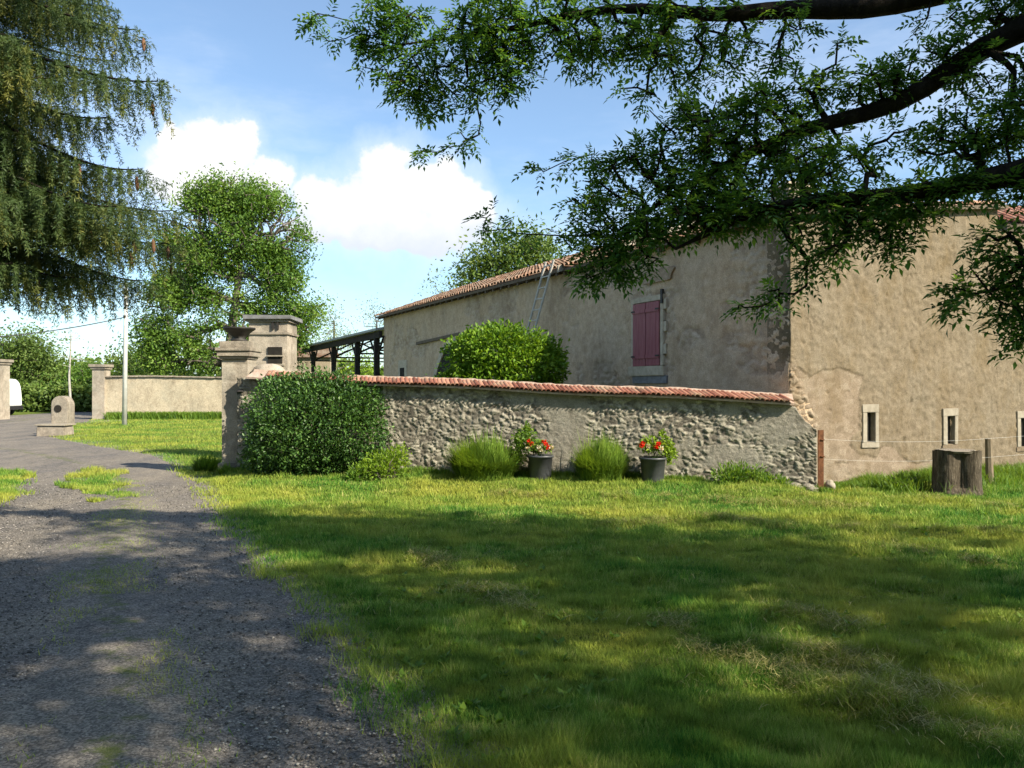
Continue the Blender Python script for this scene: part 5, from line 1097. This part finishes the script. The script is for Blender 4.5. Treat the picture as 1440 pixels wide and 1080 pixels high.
# ------------------------------------------------------------------ far vegetation
D2 = 66
trs = [
 ('tree','tall green tree at the far left edge behind the brown pier', 15, [(15,500,40,34,62),(45,488,30,26,62),(-20,500,40,40,62),(25,540,46,26,62)], M['far'], 1.2),
 ('tree','bushy mid green tree behind the van and fountain', 62, [(60,530,34,34,64),(45,505,26,24,64),(85,545,26,26,64),(75,520,20,20,64,.6)], M['far'], 1.2),
 ('tree','dense green thicket tree just left of the far right pier', 112, [(115,545,26,28,60),(125,530,18,20,60),(95,560,30,16,60)], M['ash'], 1.2),
 ('tree','yellow green tree showing above the yard wall left of the tall tree', 190, [(190,512,30,20,58),(160,505,16,14,58,.7),(205,525,26,14,58)], M['far'], 1.2),
 ('tree','pale feathery tree right of the tall tree behind the shed', 470, [(468,468,26,26,75,.8),(455,500,20,22,75,.8),(485,485,16,18,75,.5),(462,440,12,12,75,.5)], M['fargrey'], .8),
 ('tree','pale green tree above the shed roof next to the farm roof', 530, [(530,440,24,17,80,.8),(515,455,16,14,80,.6),(545,450,18,14,80,.8),(530,475,30,18,80,.6),(505,480,20,16,80,.6)], M['fargrey'], .8),
 ('tree','round green tree rising behind the farm roof', 715, [(720,365,48,30,48),(690,385,40,22,48),(760,360,30,24,48),(660,395,24,14,48,.8),(725,345,24,14,48,.8)], M['far'], 1.0),
 ('tree','thin leaved tree over the middle of the far roof', 640, [(622,405,14,8,56,.5),(650,400,20,12,56,.6)], M['fargrey'], .7),
 ('tree','yellow tinted shrub tree seen under the shed roof', 455, [(455,512,20,16,70),(480,515,26,14,70),(515,510,24,16,70)], M['limeleaf'], 1.0),
]
for (nm, lb, px, bl, mt, k) in trs:
    d = bl[0][4]; b0 = P(px,548,d); b0[2] = 0; ys = min(b[1] for b in bl); top = P(px, ys+12, d)
    bgtree('tree', lb, 'tree', b0, [b0+(top-b0)*.35, b0+(top-b0)*.7, top], bl, 36*k, 55, .25 if mt is not M['fargrey'] else .2, mt, r=.22, spread=1.3, r0=.02, group='trees beyond the yard')
sap = P(98,588,50); sap[2] = 0
bgtree('sapling', 'slender pale-barked sapling beyond the fountain', 'tree', sap, [P(99,560,50), P(97,530,50), P(99,500,50), P(100,470,50)], [(98,480,14,14,50,.6),(110,500,18,14,50,.5),(88,505,12,12,50,.5),(98,465,8,8,50,.5)], 60, 4, .16, M['far'], bark=M['barkpale'], r=.10, spread=.6, r0=.012)
# far hedge closing the horizon: nobody could count its bushes
V_, F_, R_ = [], [], []; n = 46000
hx = R.uniform(-125,150,n); hd = 85+R.uniform(0,14,n)+8*np.sin(hx*.05); hh = (1.6+5.2*fbm(hx*.12,hx*0,7,3)**1.3+1.5*fbm(hx*.5,hx*0,8,2))*R.random(n)**.8
C = np.stack([hx,hd,hh],-1); V, Fc = leafquads(C, rdir(n), rdir(n,.5), R.uniform(.5,1.0,n), R.uniform(.35,.7,n))
tag(meshobj('hedgerow', V, Fc, M['far'], attrs={'rnd': np.repeat(R.random(n),4)}), 'distant hedgerow of mixed green bushes along the horizon', 'hedge', kind='stuff')
n = 22000; hx = R.uniform(-48,-22,n); hd = 57+R.uniform(0,4,n); hh = (1.2+1.6*fbm(hx*.5,hx*0,7,3))*R.random(n)**.8
C = np.stack([hx,hd,hh],-1); V, Fc = leafquads(C, rdir(n), rdir(n,.5), R.uniform(.22,.42,n), R.uniform(.15,.3,n))
tag(meshobj('undergrowth', V, Fc, M['far'], attrs={'rnd': np.repeat(R.random(n),4)}), 'mass of green undergrowth beyond the far gateway', 'undergrowth', kind='stuff')
for (x_, y_, h_, r_) in ((-8.5,-5,9,4.2),(-14,2,9,4),(-3,-10,10,4.5),(4,-13,11,4.5),(-15,-6,10,4.5),(11,-14,10,4)):  # trees added out of view to cut the sky light on the foreground
    t = thing('sky_blocking_tree', 'unseen leafy tree added behind the viewpoint to block sky light', 'tree', (x_,y_,0), 'added trees behind the viewpoint')
    pts = np.concatenate([ball3((x_,y_,h_*.62),(r_,r_,h_*.36),150), ball3((x_,y_,h_*.35),(r_*.8,r_*.8,h_*.25),60)])
    nd, pr, rd, lm, n_ = grow([(np.array([[x_,y_,0],[x_,y_,h_*.3],[x_+.2,y_,h_*.6],[x_,y_,h_*.85]]), [.3,.24,.15,.05], None)], pts, .3)
    V, Fc = branchmesh(nd, pr, rd, lm, n_, .02, .45, 5); meshobj('trunk', V, Fc, M['barkgrey'], t, smooth=True)
    ix = np.repeat(np.arange(len(pts)), 45); c = nd[n_:][ix]+R.normal(size=(len(ix),3))*.38
    V, Fc = leafquads(c, rdir(len(ix)), rdir(len(ix),.6), R.uniform(.2,.34,len(ix)), R.uniform(.12,.2,len(ix))); meshobj('crown', V, Fc, M['leaf'], t, attrs={'rnd': np.repeat(R.random(len(ix)),4)})
print('done')
